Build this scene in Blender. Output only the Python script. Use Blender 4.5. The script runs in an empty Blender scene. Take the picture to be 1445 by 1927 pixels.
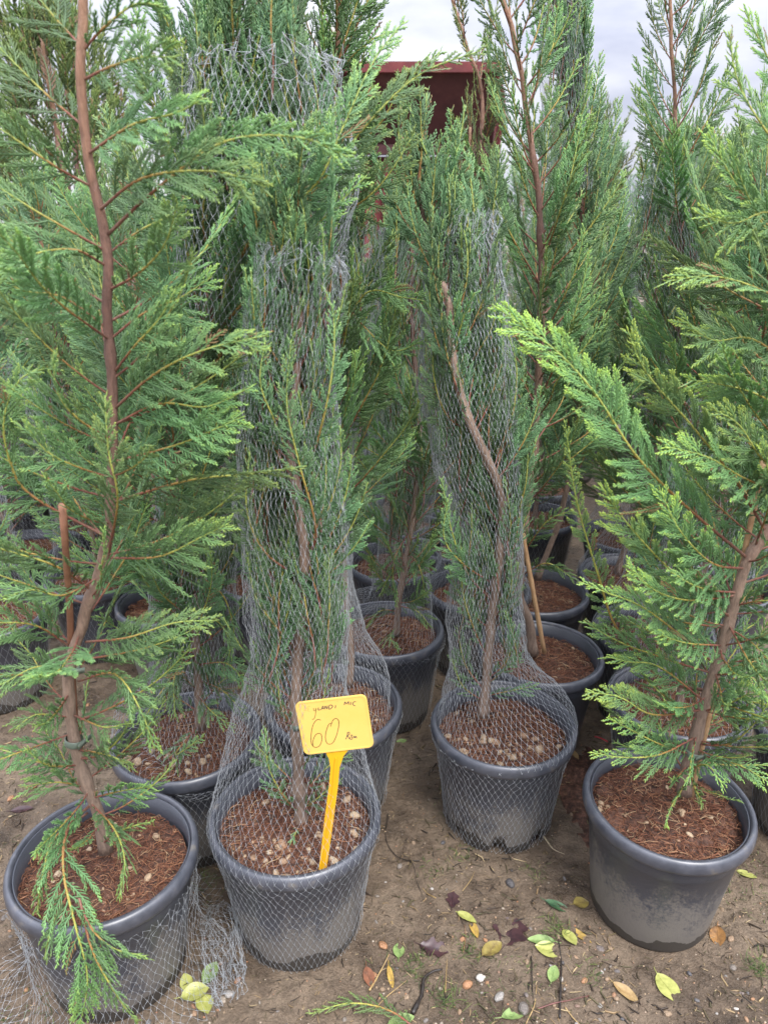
import bpy, math, random
import numpy as np
from mathutils import Matrix, Vector

random.seed(7)
SC = bpy.context.scene
COL = SC.collection

# ------------------------------------------------------------------ camera
CAM_H, PITCH, FPX, IW, IH = 1.294, math.radians(21.13), 1400.0, 1445.0, 1927.0
cam = bpy.data.cameras.new('camera')
cam.sensor_fit = 'VERTICAL'; cam.sensor_height = 36.0
cam.lens = FPX / IH * 36.0
cam.clip_start = 0.02; cam.clip_end = 2000
cam.dof.use_dof = True; cam.dof.focus_distance = 1.55; cam.dof.aperture_fstop = 5.6
camo = bpy.data.objects.new('camera', cam); COL.objects.link(camo)
camo.location = (0, 0, CAM_H); camo.rotation_euler = (math.pi / 2 - PITCH, 0, 0)
SC.camera = camo

# ------------------------------------------------------------------ light
SUN_EL, SUN_AZ = math.radians(58), math.radians(150)     # azimuth from +Y towards +X
wld = bpy.data.worlds.new('World'); SC.world = wld; wld.use_nodes = True
nt = wld.node_tree; nt.nodes.clear()
def wn(t, **k):
    n = nt.nodes.new(t)
    for a, b in k.items(): setattr(n, a, b)
    return n
out = wn('ShaderNodeOutputWorld'); bg = wn('ShaderNodeBackground')
sky = wn('ShaderNodeTexSky', sky_type='NISHITA', sun_disc=False)
sky.sun_elevation = SUN_EL; sky.sun_rotation = SUN_AZ; sky.dust_density = 3.0
tc = wn('ShaderNodeTexCoord'); mp = wn('ShaderNodeMapping'); mp.inputs['Scale'].default_value = (1.6, 1.6, 5.0)
nz = wn('ShaderNodeTexNoise'); nz.inputs['Scale'].default_value = 1.9; nz.inputs['Detail'].default_value = 6; nz.inputs['Roughness'].default_value = .55
cr = wn('ShaderNodeValToRGB')
cr.color_ramp.elements[0].position = .36; cr.color_ramp.elements[0].color = (5.9, 6.2, 7.7, 1)
cr.color_ramp.elements[1].position = .64; cr.color_ramp.elements[1].color = (10.2, 10.3, 10.9, 1)
mx = wn('ShaderNodeMix', data_type='RGBA'); mx.inputs[0].default_value = .93
nt.links.new(tc.outputs['Generated'], mp.inputs['Vector']); nt.links.new(mp.outputs[0], nz.inputs['Vector'])
nt.links.new(nz.outputs['Fac'], cr.inputs[0]); nt.links.new(sky.outputs[0], mx.inputs[6]); nt.links.new(cr.outputs[0], mx.inputs[7])
# overcast luminance: an even cloud deck is brighter overhead than at the horizon
sp_ = wn('ShaderNodeSeparateXYZ'); nt.links.new(tc.outputs['Generated'], sp_.inputs[0])
ov = wn('ShaderNodeMapRange'); ov.inputs[1].default_value = 0; ov.inputs[2].default_value = 1; ov.inputs[3].default_value = .355; ov.inputs[4].default_value = 1.9
pw = wn('ShaderNodeMath', operation='POWER'); pw.inputs[1].default_value = 1.7; pw.use_clamp = True
nt.links.new(sp_.outputs['Z'], pw.inputs[0]); nt.links.new(pw.outputs[0], ov.inputs[0])
sm = wn('ShaderNodeVectorMath', operation='SCALE'); nt.links.new(mx.outputs[2], sm.inputs[0]); nt.links.new(ov.outputs[0], sm.inputs['Scale'])
nt.links.new(sm.outputs[0], bg.inputs['Color']); bg.inputs['Strength'].default_value = .10
nt.links.new(bg.outputs[0], out.inputs[0])
sl = bpy.data.lights.new('sun', 'SUN'); sl.energy = 1.5; sl.angle = math.radians(25); sl.color = (1, .97, .93)
so = bpy.data.objects.new('sun', sl); COL.objects.link(so)
so.location = (0, 0, 6); so.rotation_euler = (math.pi / 2 - SUN_EL, 0, math.pi - SUN_AZ)
SC.view_settings.view_transform = 'Standard'; SC.view_settings.look = 'None'
SC.view_settings.exposure = 1.52; SC.view_settings.gamma = 1
SC.cycles.max_bounces = 5; SC.cycles.diffuse_bounces = 4; SC.cycles.glossy_bounces = 2
SC.cycles.transmission_bounces = 4; SC.cycles.transparent_max_bounces = 6
SC.cycles.use_denoising = True; SC.cycles.denoiser = 'OPENIMAGEDENOISE'; SC.cycles.denoising_input_passes = 'RGB_ALBEDO_NORMAL'; SC.cycles.denoising_prefilter = 'ACCURATE'

# ------------------------------------------------------------------ helpers
_c, _s = math.cos(PITCH), math.sin(PITCH)
def at(px, py, Y):
    """world point on the photo ray through (px, py) at depth Y (metres in front of the camera foot)"""
    u = (px - IW / 2) / FPX; v = (IH / 2 - py) / FPX
    t = Y / (v * _s + _c)
    return np.array([u * t, Y, CAM_H + t * (v * _c - _s)])
def gnd(px, py, z=0.0):
    u = (px - IW / 2) / FPX; v = (IH / 2 - py) / FPX
    t = (z - CAM_H) / (v * _c - _s)
    return np.array([u * t, t * (v * _s + _c), z])
def nrm(a):
    return a / np.maximum(np.linalg.norm(a, axis=-1, keepdims=True), 1e-9)

def mesh(name, V, F, mats=(), attr=None, midx=None, smooth=True):
    V = np.asarray(V, np.float32); me = bpy.data.meshes.new(name)
    Fs = F if isinstance(F, list) else [F]
    Fs = [np.asarray(f, np.int32) for f in Fs if len(f)]
    me.vertices.add(len(V)); me.vertices.foreach_set('co', V.ravel())
    idx = np.concatenate([f.ravel() for f in Fs])
    tot = np.concatenate([np.full(len(f), f.shape[1], np.int32) for f in Fs])
    st = np.concatenate([[0], np.cumsum(tot)[:-1]]).astype(np.int32)
    me.loops.add(len(idx)); me.loops.foreach_set('vertex_index', idx)
    me.polygons.add(len(tot)); me.polygons.foreach_set('loop_start', st)
    for m in mats: me.materials.append(m)
    if midx is not None: me.polygons.foreach_set('material_index', np.asarray(midx, np.int32))
    me.polygons.foreach_set('use_smooth', np.full(len(tot), smooth))
    if attr:
        for k, a in attr.items():
            la = me.attributes.new(k, 'FLOAT', 'POINT'); la.data.foreach_set('value', np.asarray(a, np.float32))
    me.update(calc_edges=True)
    return me

def obj(name, me, parent=None, loc=None, kind=None, label=None, cat=None, group=None):
    o = bpy.data.objects.new(name, me); COL.objects.link(o)
    if parent is not None: o.parent = parent
    if loc is not None: o.location = loc
    if kind: o['kind'] = kind
    if label: o['label'] = label
    if cat: o['category'] = cat
    if group: o['group'] = group
    return o

def resample(P, n):
    """smooth Catmull-Rom through P, n points even in arc length"""
    P = np.asarray(P, float)
    if len(P) == 2: P = np.array([P[0], P[0] * .67 + P[1] * .33, P[0] * .33 + P[1] * .67, P[1]])
    E = np.vstack([2 * P[0] - P[1], P, 2 * P[-1] - P[-2]])
    o = []
    t = np.linspace(0, 1, 16, endpoint=False)[:, None]
    for i in range(len(P) - 1):
        a, b, c, d = E[i:i + 4]
        o.append(.5 * (2 * b + (c - a) * t + (2 * a - 5 * b + 4 * c - d) * t ** 2 + (3 * b - a - 3 * c + d) * t ** 3))
    o.append(P[-1:]); Q = np.vstack(o)
    l = np.concatenate([[0], np.cumsum(np.linalg.norm(np.diff(Q, axis=0), axis=1))])
    s = np.linspace(0, l[-1], n)
    return np.stack([np.interp(s, l, Q[:, k]) for k in range(Q.shape[1])], 1), l[-1]

def tube(P, R, n=8, cap=True, rough=0.0, seed=0):
    P = np.asarray(P, float); R = np.broadcast_to(np.asarray(R, float), (len(P),))
    T = nrm(np.gradient(P, axis=0)); ref = np.array([.31, .91, .27])
    A = nrm(np.cross(T, ref)); B = np.cross(T, A)
    th = np.arange(n) * 2 * math.pi / n
    rr = R[:, None] * np.ones(n)
    if rough: rr = rr * (1 + rough * np.random.default_rng(seed).normal(size=rr.shape))
    V = P[:, None] + rr[..., None] * (np.cos(th)[None, :, None] * A[:, None] + np.sin(th)[None, :, None] * B[:, None])
    k = len(P); i = np.arange(k - 1)[:, None] * n; j = np.arange(n)[None]; j2 = (j + 1) % n
    F = np.stack([i + j, i + j2, i + n + j2, i + n + j], -1).reshape(-1, 4)
    V = V.reshape(-1, 3); Fl = [F]
    if cap:
        V = np.vstack([V, P[:1], P[-1:]]); q = np.arange(n); a = len(V) - 2
        Fl.append(np.concatenate([np.stack([np.full(n, a), (q + 1) % n, q], 1), np.stack([np.full(n, a + 1), (k - 1) * n + q, (k - 1) * n + (q + 1) % n], 1)]))
    return V, Fl

def join(parts):
    """parts: list of (V, [F...]) -> V, [F...]"""
    Vs, byk, off = [], {}, 0
    for V, F in parts:
        for f in (F if isinstance(F, list) else [F]):
            f = np.asarray(f)
            if len(f): byk.setdefault(f.shape[1], []).append(f + off)
        Vs.append(V); off += len(V)
    return np.vstack(Vs), [np.vstack(v) for v in byk.values()]

def lathe(prof, n=64, close=False):
    prof = np.asarray(prof, float); th = np.arange(n) * 2 * math.pi / n
    V = np.stack([prof[:, None, 0] * np.cos(th), prof[:, None, 0] * np.sin(th), np.repeat(prof[:, 1:2], n, 1)], -1).reshape(-1, 3)
    k = len(prof); m = k if close else k - 1
    i = np.arange(m)[:, None]; j = np.arange(n)[None]; j2 = (j + 1) % n; i2 = (i + 1) % k
    F = np.stack([i * n + j, i * n + j2, i2 * n + j2, i2 * n + j], -1).reshape(-1, 4)
    return V, F

def vnoise(P, sc, seed=0):
    """cheap smooth value noise, -1..1"""
    P = np.asarray(P, float) * sc
    i = np.floor(P).astype(np.int64); f = P - i; f = f * f * (3 - 2 * f)
    def hsh(a):
        d = P.shape[-1]; pr = [73856093, 19349663, 83492791][:d]
        v = np.zeros(a.shape[:-1], np.int64) + seed * 7919
        for k in range(d): v = v ^ (a[..., k] * pr[k])
        v = (v ^ (v >> 13)) * 1274126177; v = v & 0x7fffffff; v = (v ^ (v >> 16)) & 0xffff
        return v / 32767.5 - 1
    d = P.shape[-1]; r = 0
    for c in range(2 ** d):
        o = np.array([(c >> k) & 1 for k in range(d)])
        w = np.prod(np.where(o == 1, f, 1 - f), axis=-1)
        r = r + w * hsh(i + o)
    return r

# ------------------------------------------------------------------ materials
def mat(name):
    m = bpy.data.materials.new(name); m.use_nodes = True
    t = m.node_tree; b = t.nodes['Principled BSDF']
    def N(ty, **k):
        n = t.nodes.new(ty)
        for a, v in k.items():
            if a in ('_in',):
                for q, w in v.items(): n.inputs[q].default_value = w
            else: setattr(n, a, v)
        return n
    return m, t, b, N, t.links.new
def ramp(N, els):
    r = N('ShaderNodeValToRGB'); e = r.color_ramp.elements
    while len(e) < len(els): e.new(.5)
    for q, (p, c) in zip(e, els): q.position = p; q.color = tuple(c) + (1,)
    return r

def foliage_mat(name, dark, mid, tip):
    m, t, b, N, L = mat(name)
    a = N('ShaderNodeAttribute', attribute_name='tip'); oi = N('ShaderNodeObjectInfo')
    r = ramp(N, [(0, (.33, .20, .09)), (.03, dark), (.45, mid), (1, tip)])
    L(a.outputs['Fac'], r.inputs[0])
    h = N('ShaderNodeHueSaturation'); mr = N('ShaderNodeMapRange', _in={3: .74, 4: 1.24}); L(oi.outputs['Random'], mr.inputs[0]); L(mr.outputs[0], h.inputs['Value'])
    mr2 = N('ShaderNodeMapRange', _in={3: .486, 4: .516}); L(oi.outputs['Random'], mr2.inputs[0]); L(mr2.outputs[0], h.inputs['Hue'])
    L(r.outputs[0], h.inputs['Color']); L(h.outputs[0], b.inputs['Base Color'])
    b.inputs['Roughness'].default_value = .48; b.inputs['Specular IOR Level'].default_value = .8
    tr = N('ShaderNodeBsdfTranslucent'); ms = N('ShaderNodeMixShader'); ms.inputs[0].default_value = .36
    L(h.outputs[0], tr.inputs[0]); L(b.outputs[0], ms.inputs[1]); L(tr.outputs[0], ms.inputs[2])
    L(ms.outputs[0], t.nodes['Material Output'].inputs[0])
    return m
M = {}
M['leaf'] = foliage_mat('cypress_green', (.105, .215, .085), (.225, .400, .140), (.54, .70, .13))
M['leaf_blue'] = foliage_mat('cypress_blue_green', (.105, .212, .100), (.220, .395, .175), (.50, .66, .16))
M['leaf_yellow'] = foliage_mat('cypress_yellow_green', (.10, .15, .055), (.19, .26, .08), (.38, .43, .13))
M['leaf_hedge'] = foliage_mat('thuja_green', (.09, .15, .055), (.20, .30, .07), (.42, .48, .10))

def stem_mat(name, els):
    m, t, b, N, L = mat(name)
    a = N('ShaderNodeAttribute', attribute_name='age'); n = N('ShaderNodeTexNoise', _in={'Scale': 60, 'Detail': 4})
    tcn = N('ShaderNodeTexCoord'); L(tcn.outputs['Object'], n.inputs['Vector'])
    ad = N('ShaderNodeMath', operation='MULTIPLY_ADD', _in={1: .22}); sb = N('ShaderNodeMath', operation='SUBTRACT', _in={1: .11})
    L(n.outputs['Fac'], ad.inputs[0]); L(a.outputs['Fac'], ad.inputs[2]); L(ad.outputs[0], sb.inputs[0])
    r = ramp(N, els); L(sb.outputs[0], r.inputs[0])
    mm = N('ShaderNodeMix', data_type='RGBA', blend_type='MULTIPLY'); mm.inputs[0].default_value = .6
    n2 = N('ShaderNodeTexNoise', _in={'Scale': 190, 'Detail': 6, 'Roughness': .7}); mp = N('ShaderNodeMapping'); mp.inputs['Scale'].default_value = (1, 1, .25)
    L(tcn.outputs['Object'], mp.inputs[0]); L(mp.outputs[0], n2.inputs['Vector'])
    r2 = ramp(N, [(.30, (.45, .42, .40)), (.5, (1.05, 1.03, 1.01)), (.68, (1.6, 1.56, 1.52))]); L(n2.outputs['Fac'], r2.inputs[0])
    L(r.outputs[0], mm.inputs[6]); L(r2.outputs[0], mm.inputs[7]); L(mm.outputs[2], b.inputs['Base Color'])
    bp = N('ShaderNodeBump', _in={'Strength': .9, 'Distance': .004}); L(n2.outputs['Fac'], bp.inputs['Height']); L(bp.outputs[0], b.inputs['Normal'])
    b.inputs['Roughness'].default_value = .55
    return m
M['bark'] = stem_mat('cypress_bark', [(0, (.24, .178, .140)), (.28, (.28, .20, .152)), (.48, (.19, .115, .085)), (.70, (.14, .075, .060)), (.84, (.25, .135, .09)), (1, (.31, .18, .11))])
M['twig'] = stem_mat('cypress_twig', [(0, (.20, .11, .08)), (.20, (.22, .075, .05)), (.38, (.33, .19, .055)), (.58, (.36, .36, .075)), (1, (.26, .38, .09))])

def pot_mat():
    m, t, b, N, L = mat('black_plastic')
    tcn = N('ShaderNodeTexCoord'); oi = N('ShaderNodeObjectInfo')
    va = N('ShaderNodeVectorMath', operation='ADD'); cmb = N('ShaderNodeCombineXYZ')
    ml = N('ShaderNodeMath', operation='MULTIPLY', _in={1: 37.0}); L(oi.outputs['Random'], ml.inputs[0])
    for k in range(3): L(ml.outputs[0], cmb.inputs[k])
    L(tcn.outputs['Object'], va.inputs[0]); L(cmb.outputs[0], va.inputs[1])
    sx = N('ShaderNodeSeparateXYZ'); L(tcn.outputs['Object'], sx.inputs[0])
    n1 = N('ShaderNodeTexNoise', _in={'Scale': 9, 'Detail': 6, 'Roughness': .65}); L(va.outputs[0], n1.inputs['Vector'])
    n2 = N('ShaderNodeTexNoise', _in={'Scale': 170, 'Detail': 6, 'Roughness': .75}); L(va.outputs[0], n2.inputs['Vector'])
    # dried mud, thicker towards the bottom of the pot
    hz = N('ShaderNodeMapRange', _in={1: .02, 2: .24, 3: .42, 4: -.20}); L(sx.outputs['Z'], hz.inputs[0])
    a1 = N('ShaderNodeMath', operation='ADD'); L(hz.outputs[0], a1.inputs[0]); L(n1.outputs['Fac'], a1.inputs[1])
    ms_ = N('ShaderNodeMapping'); ms_.inputs['Scale'].default_value = (1, 1, .12); L(va.outputs[0], ms_.inputs[0])
    n4 = N('ShaderNodeTexNoise', _in={'Scale': 34, 'Detail': 5, 'Roughness': .6}); L(ms_.outputs[0], n4.inputs['Vector'])
    a3 = N('ShaderNodeMath', operation='MULTIPLY_ADD', _in={1: .55}); L(n4.outputs['Fac'], a3.inputs[0]); L(a1.outputs[0], a3.inputs[2])
    od = N('ShaderNodeMath', operation='MULTIPLY_ADD', _in={1: .26, 2: -.52}); L(oi.outputs['Random'], od.inputs[0])
    a4 = N('ShaderNodeMath', operation='ADD'); L(a3.outputs[0], a4.inputs[0]); L(od.outputs[0], a4.inputs[1])
    a2 = N('ShaderNodeMath', operation='MULTIPLY_ADD', _in={1: 1.15}); L(n2.outputs['Fac'], a2.inputs[0]); L(a4.outputs[0], a2.inputs[2])
    r = ramp(N, [(.98, (0, 0, 0)), (1.0, (.0, .0, .0))]); r.color_ramp.elements[0].position = .80; r.color_ramp.elements[1].position = 1.02; r.color_ramp.elements[1].color = (.60, .60, .60, 1)
    sc = N('ShaderNodeMath', operation='MULTIPLY', _in={1: .80}); L(a2.outputs[0], sc.inputs[0]); L(sc.outputs[0], r.inputs[0])
    dc = N('ShaderNodeMix', data_type='RGBA'); dc.inputs[6].default_value = (.052, .057, .072, 1); dc.inputs[7].default_value = (.215, .190, .155, 1)
    L(r.outputs[0], dc.inputs[0])
    # wet ragged tide mark at the foot
    wz = N('ShaderNodeMath', operation='MULTIPLY_ADD', _in={1: .085}); n3 = N('ShaderNodeTexNoise', _in={'Scale': 16, 'Detail': 5}); L(va.outputs[0], n3.inputs['Vector'])
    L(n3.outputs['Fac'], wz.inputs[0]); wz.inputs[2].default_value = -.012
    lt = N('ShaderNodeMath', operation='LESS_THAN'); L(sx.outputs['Z'], lt.inputs[0]); L(wz.outputs[0], lt.inputs[1])
    wc = N('ShaderNodeMix', data_type='RGBA'); wc.inputs[7].default_value = (.042, .036, .030, 1); L(lt.outputs[0], wc.inputs[0]); L(dc.outputs[2], wc.inputs[6])
    L(wc.outputs[2], b.inputs['Base Color'])
    rr = N('ShaderNodeMapRange', _in={3: .36, 4: .85}); L(r.outputs[0], rr.inputs[0]); L(rr.outputs[0], b.inputs['Roughness'])
    bp = N('ShaderNodeBump', _in={'Strength': .25, 'Distance': .0015}); L(a2.outputs[0], bp.inputs['Height']); L(bp.outputs[0], b.inputs['Normal'])
    b.inputs['Specular IOR Level'].default_value = .7
    return m
M['pot'] = pot_mat()
def rim_mat():
    m, t, b, N, L = mat('black_plastic_rim')
    n = N('ShaderNodeTexNoise', _in={'Scale': 40, 'Detail': 5}); tcn = N('ShaderNodeTexCoord'); L(tcn.outputs['Object'], n.inputs['Vector'])
    r = ramp(N, [(.35, (.045, .05, .064)), (.62, (.075, .08, .098)), (.75, (.14, .13, .12))]); L(n.outputs['Fac'], r.inputs[0]); L(r.outputs[0], b.inputs['Base Color'])
    b.inputs['Roughness'].default_value = .38; b.inputs['Specular IOR Level'].default_value = .8
    return m
M['rim'] = rim_mat()

def noise_mat(name, els, scale, rough=.8, bump=.4, dist=.004, spec=.4, detail=8):
    m, t, b, N, L = mat(name)
    tcn = N('ShaderNodeTexCoord'); n = N('ShaderNodeTexNoise', _in={'Scale': scale, 'Detail': detail, 'Roughness': .65}); L(tcn.outputs['Object'], n.inputs['Vector'])
    r = ramp(N, els); L(n.outputs['Fac'], r.inputs[0]); L(r.outputs[0], b.inputs['Base Color'])
    bp = N('ShaderNodeBump', _in={'Strength': bump, 'Distance': dist}); L(n.outputs['Fac'], bp.inputs['Height']); L(bp.outputs[0], b.inputs['Normal'])
    b.inputs['Roughness'].default_value = rough; b.inputs['Specular IOR Level'].default_value = spec
    return m
M['soil'] = noise_mat('coir_soil', [(.33, (.022, .012, .009)), (.48, (.070, .034, .023)), (.60, (.13, .062, .040)), (.74, (.27, .15, .095))], 95, .75, .9, .006)
def per_obj(name, els, rough=.7, scale=40, spec=.4):
    m, t, b, N, L = mat(name)
    oi = N('ShaderNodeObjectInfo'); r = ramp(N, els); L(oi.outputs['Random'], r.inputs[0])
    tcn = N('ShaderNodeTexCoord'); n = N('ShaderNodeTexNoise', _in={'Scale': scale, 'Detail': 5}); L(tcn.outputs['Object'], n.inputs['Vector'])
    r2 = ramp(N, [(.3, (.55, .53, .5)), (.7, (1.2, 1.18, 1.15))]); L(n.outputs['Fac'], r2.inputs[0])
    mm = N('ShaderNodeMix', data_type='RGBA', blend_type='MULTIPLY'); mm.inputs[0].default_value = .8
    L(r.outputs[0], mm.inputs[6]); L(r2.outputs[0], mm.inputs[7]); L(mm.outputs[2], b.inputs['Base Color'])
    bp = N('ShaderNodeBump', _in={'Strength': .3, 'Distance': .3}); L(n.outputs['Fac'], bp.inputs['Height']); L(bp.outputs[0], b.inputs['Normal'])
    b.inputs['Roughness'].default_value = rough; b.inputs['Specular IOR Level'].default_value = spec
    return m
M['pebble'] = per_obj('pale_pebble', [(0, (.40, .29, .19)), (.4, (.33, .24, .16)), (.75, (.46, .36, .25)), (1, (.27, .16, .10))], .75, 3)
M['stone'] = per_obj('ground_stone', [(0, (.24, .17, .11)), (.25, (.30, .22, .15)), (.45, (.36, .19, .10)), (.6, (.15, .14, .14)), (.75, (.38, .32, .25)), (.9, (.075, .075, .085)), (1, (.55, .52, .48))], .5, 3)
def attr_mat(name, attrname, els, rough, spec=.4):
    m, t, b, N, L = mat(name)
    a = N('ShaderNodeAttribute', attribute_name=attrname); r = ramp(N, els); L(a.outputs['Fac'], r.inputs[0]); L(r.outputs[0], b.inputs['Base Color'])
    b.inputs['Roughness'].default_value = rough; b.inputs['Specular IOR Level'].default_value = spec
    return m
M['fibre'] = attr_mat('coir_fibre', 'age', [(0, (.10, .036, .020)), (.55, (.24, .10, .055)), (.85, (.36, .18, .095)), (1, (.46, .34, .20))], .7)
M['gravel'] = attr_mat('fine_gravel', 'age', [(0, (.10, .075, .055)), (.4, (.26, .19, .125)), (.7, (.34, .25, .16)), (.82, (.36, .17, .09)), (.93, (.42, .36, .29)), (1, (.05, .045, .045))], .55)
M['grass'] = attr_mat('grass_blades', 'age', [(0, (.035, .06, .02)), (.5, (.08, .14, .035)), (1, (.20, .26, .07))], .5)
M['litter'] = attr_mat('dark_litter', 'age', [(0, (.02, .017, .014)), (.35, (.06, .04, .028)), (.6, (.09, .08, .04)), (.85, (.28, .19, .10)), (1, (.42, .33, .19))], .55)
def net_mat():
    m, t, b, N, L = mat('white_net_plastic')
    b.inputs['Base Color'].default_value = (.48, .51, .54, 1); b.inputs['Roughness'].default_value = .35
    tr = N('ShaderNodeBsdfTranslucent'); tr.inputs[0].default_value = (.55, .58, .60, 1)
    ms = N('ShaderNodeMixShader'); ms.inputs[0].default_value = .35
    L(b.outputs[0], ms.inputs[1]); L(tr.outputs[0], ms.inputs[2]); L(ms.outputs[0], t.nodes['Material Output'].inputs[0])
    return m
M['net'] = net_mat()
M['stake'] = noise_mat('bamboo', [(.3, (.30, .17, .085)), (.6, (.44, .28, .15)), (.8, (.50, .35, .20))], 55, .6, .3, .001)
M['stake_red'] = noise_mat('red_brown_stake', [(.3, (.17, .075, .045)), (.6, (.28, .135, .08)), (.8, (.33, .19, .12))], 45, .6, .3, .001)
M['tie'] = noise_mat('green_tie', [(.3, (.10, .13, .10)), (.7, (.17, .21, .17))], 60, .4, .1, .001)
M['yellow'] = noise_mat('yellow_plastic', [(.3, (.68, .44, .095)), (.7, (.74, .49, .13))], 12, .42, .05, .0004, .5)
M['orange'] = noise_mat('yellow_plastic_stem', [(.3, (.66, .35, .008)), (.7, (.70, .38, .012))], 14, .38, .05, .0004, .5)
m_, t_, b_, N_, L_ = mat('pen_ink'); b_.inputs['Base Color'].default_value = (.16, .085, .025, 1); b_.inputs['Roughness'].default_value = .6; M['ink'] = m_
m_, t_, b_, N_, L_ = mat('pen_ink_dark'); b_.inputs['Base Color'].default_value = (.045, .028, .045, 1); b_.inputs['Roughness'].default_value = .6; M['ink_dark'] = m_
m_, t_, b_, N_, L_ = mat('pen_ink_faded'); b_.inputs['Base Color'].default_value = (.55, .36, .09, 1); b_.inputs['Roughness'].default_value = .6; M['ink_faded'] = m_
m_, t_, b_, N_, L_ = mat('water_drop'); b_.inputs['Base Color'].default_value = (1, 1, 1, 1); b_.inputs['Roughness'].default_value = .02; b_.inputs['Transmission Weight'].default_value = 1; b_.inputs['IOR'].default_value = 1.33; M['water'] = m_
# ------------------------------------------------------------------ ground
def ground_mat():
    m, t, b, N, L = mat('wet_sandy_mud')
    g = N('ShaderNodeNewGeometry')
    n1 = N('ShaderNodeTexNoise', _in={'Scale': 4.2, 'Detail': 8, 'Roughness': .68}); n2 = N('ShaderNodeTexNoise', _in={'Scale': 38, 'Detail': 8, 'Roughness': .7}); n3 = N('ShaderNodeTexNoise', _in={'Scale': 210, 'Detail': 5, 'Roughness': .7})
    for n in (n1, n2, n3): L(g.outputs['Position'], n.inputs['Vector'])
    r1 = ramp(N, [(.34, (.062, .045, .032)), (.46, (.148, .110, .077)), (.62, (.212, .162, .114))]); L(n1.outputs['Fac'], r1.inputs[0])
    r2 = ramp(N, [(.28, (.50, .47, .44)), (.5, (.98, .97, .95)), (.72, (1.28, 1.24, 1.2))]); L(n2.outputs['Fac'], r2.inputs[0])
    r3 = ramp(N, [(.30, (.58, .55, .5)), (.5, (1, 1, 1)), (.72, (1.35, 1.3, 1.25))]); L(n3.outputs['Fac'], r3.inputs[0])
    m1 = N('ShaderNodeMix', data_type='RGBA', blend_type='MULTIPLY'); m1.inputs[0].default_value = .9
    m2 = N('ShaderNodeMix', data_type='RGBA', blend_type='MULTIPLY'); m2.inputs[0].default_value = .8
    L(r1.outputs[0], m1.inputs[6]); L(r2.outputs[0], m1.inputs[7]); L(m1.outputs[2], m2.inputs[6]); L(r3.outputs[0], m2.inputs[7]); L(m2.outputs[2], b.inputs['Base Color'])
    rr = N('ShaderNodeMapRange', _in={1: .38, 2: .58, 3: .22, 4: .72}); L(n1.outputs['Fac'], rr.inputs[0]); L(rr.outputs[0], b.inputs['Roughness'])
    ad = N('ShaderNodeMath', operation='MULTIPLY_ADD', _in={1: .35}); L(n3.outputs['Fac'], ad.inputs[0]); L(n2.outputs['Fac'], ad.inputs[2])
    bp = N('ShaderNodeBump', _in={'Strength': 1.0, 'Distance': .013}); L(ad.outputs[0], bp.inputs['Height']); L(bp.outputs[0], b.inputs['Normal'])
    b.inputs['Specular IOR Level'].default_value = .5
    return m
M['ground'] = ground_mat()
PXY = [(-.494, 1.003), (-.167, 1.098), (-.425, 1.333), (-.117, 1.447), (.264, 1.376), (.542, 1.137), (.401, 1.668), (.008, 1.783), (.685, 1.455), (.98, 1.34), (.732, 1.775), (.285, 2.02), (.036, 2.226)]
def gheight(x, y):
    P = np.stack([x, y], -1)
    w = np.clip(1.5 - np.abs(y - 1.6) / 3, 0, 1)
    f = np.ones_like(x)
    for a, b in PXY: f = np.minimum(f, np.clip((np.hypot(x - a, y - b) - .105) / .06, 0, 1))
    return -.003 + w * f * (.008 * vnoise(P, 3.1, 1) + .006 * vnoise(P, 9, 2) + .0048 * vnoise(P, 26, 3) + .0036 * vnoise(P, 60, 4) + .0024 * vnoise(P, 120, 5))
def gz(x, y): return float(gheight(np.array([x]), np.array([y]))[0])
xs = np.concatenate([[-400, -60, -15, -6, -3], np.linspace(-1.35, 1.35, 300), [3, 6, 15, 60, 400]])
ys = np.concatenate([[-300, -40, -8, -2, -.3, .3], np.linspace(.62, 2.5, 240), [2.7, 3, 3.5, 4.5, 6, 9, 16, 60, 900]])
X, Y = np.meshgrid(xs, ys); nx_, ny_ = len(xs), len(ys)
Z = gheight(X, Y); Z[(np.abs(X) > 1.36) | (Y > 2.52) | (Y < .6)] = -.004
i = np.arange(ny_ - 1)[:, None] * nx_ + np.arange(nx_ - 1)[None]
F = np.stack([i, i + 1, i + nx_ + 1, i + nx_], -1).reshape(-1, 4)
ground = obj('ground', mesh('ground', np.stack([X, Y, Z], -1).reshape(-1, 3), F, [M['ground']]), kind='structure')

# stone shapes (shared)
def ico(sub=1):
    import bmesh
    bm = bmesh.new(); bmesh.ops.create_icosphere(bm, subdivisions=sub, radius=1)
    V = np.array([v.co[:] for v in bm.verts]); Fa = np.array([[v.index for v in f.verts] for f in bm.faces]); bm.free()
    return V, Fa
ICO1 = ico(1); ICO2 = ico(2)
STONES = []; PEBBLES = []
for k in range(8):
    rg = np.random.default_rng(40 + k); V = ICO2[0] * (1 + .22 * vnoise(ICO2[0] + k * 5, 1.4, k)[:, None] + .10 * vnoise(ICO2[0], 3.3, k + 9)[:, None])
    V = V * np.array([1, rg.uniform(.65, .9), rg.uniform(.5, .75)])
    STONES.append(mesh('stone', V, ICO2[1], [M['stone']])); PEBBLES.append(mesh('pebble', V, ICO2[1], [M['pebble']]))

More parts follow.
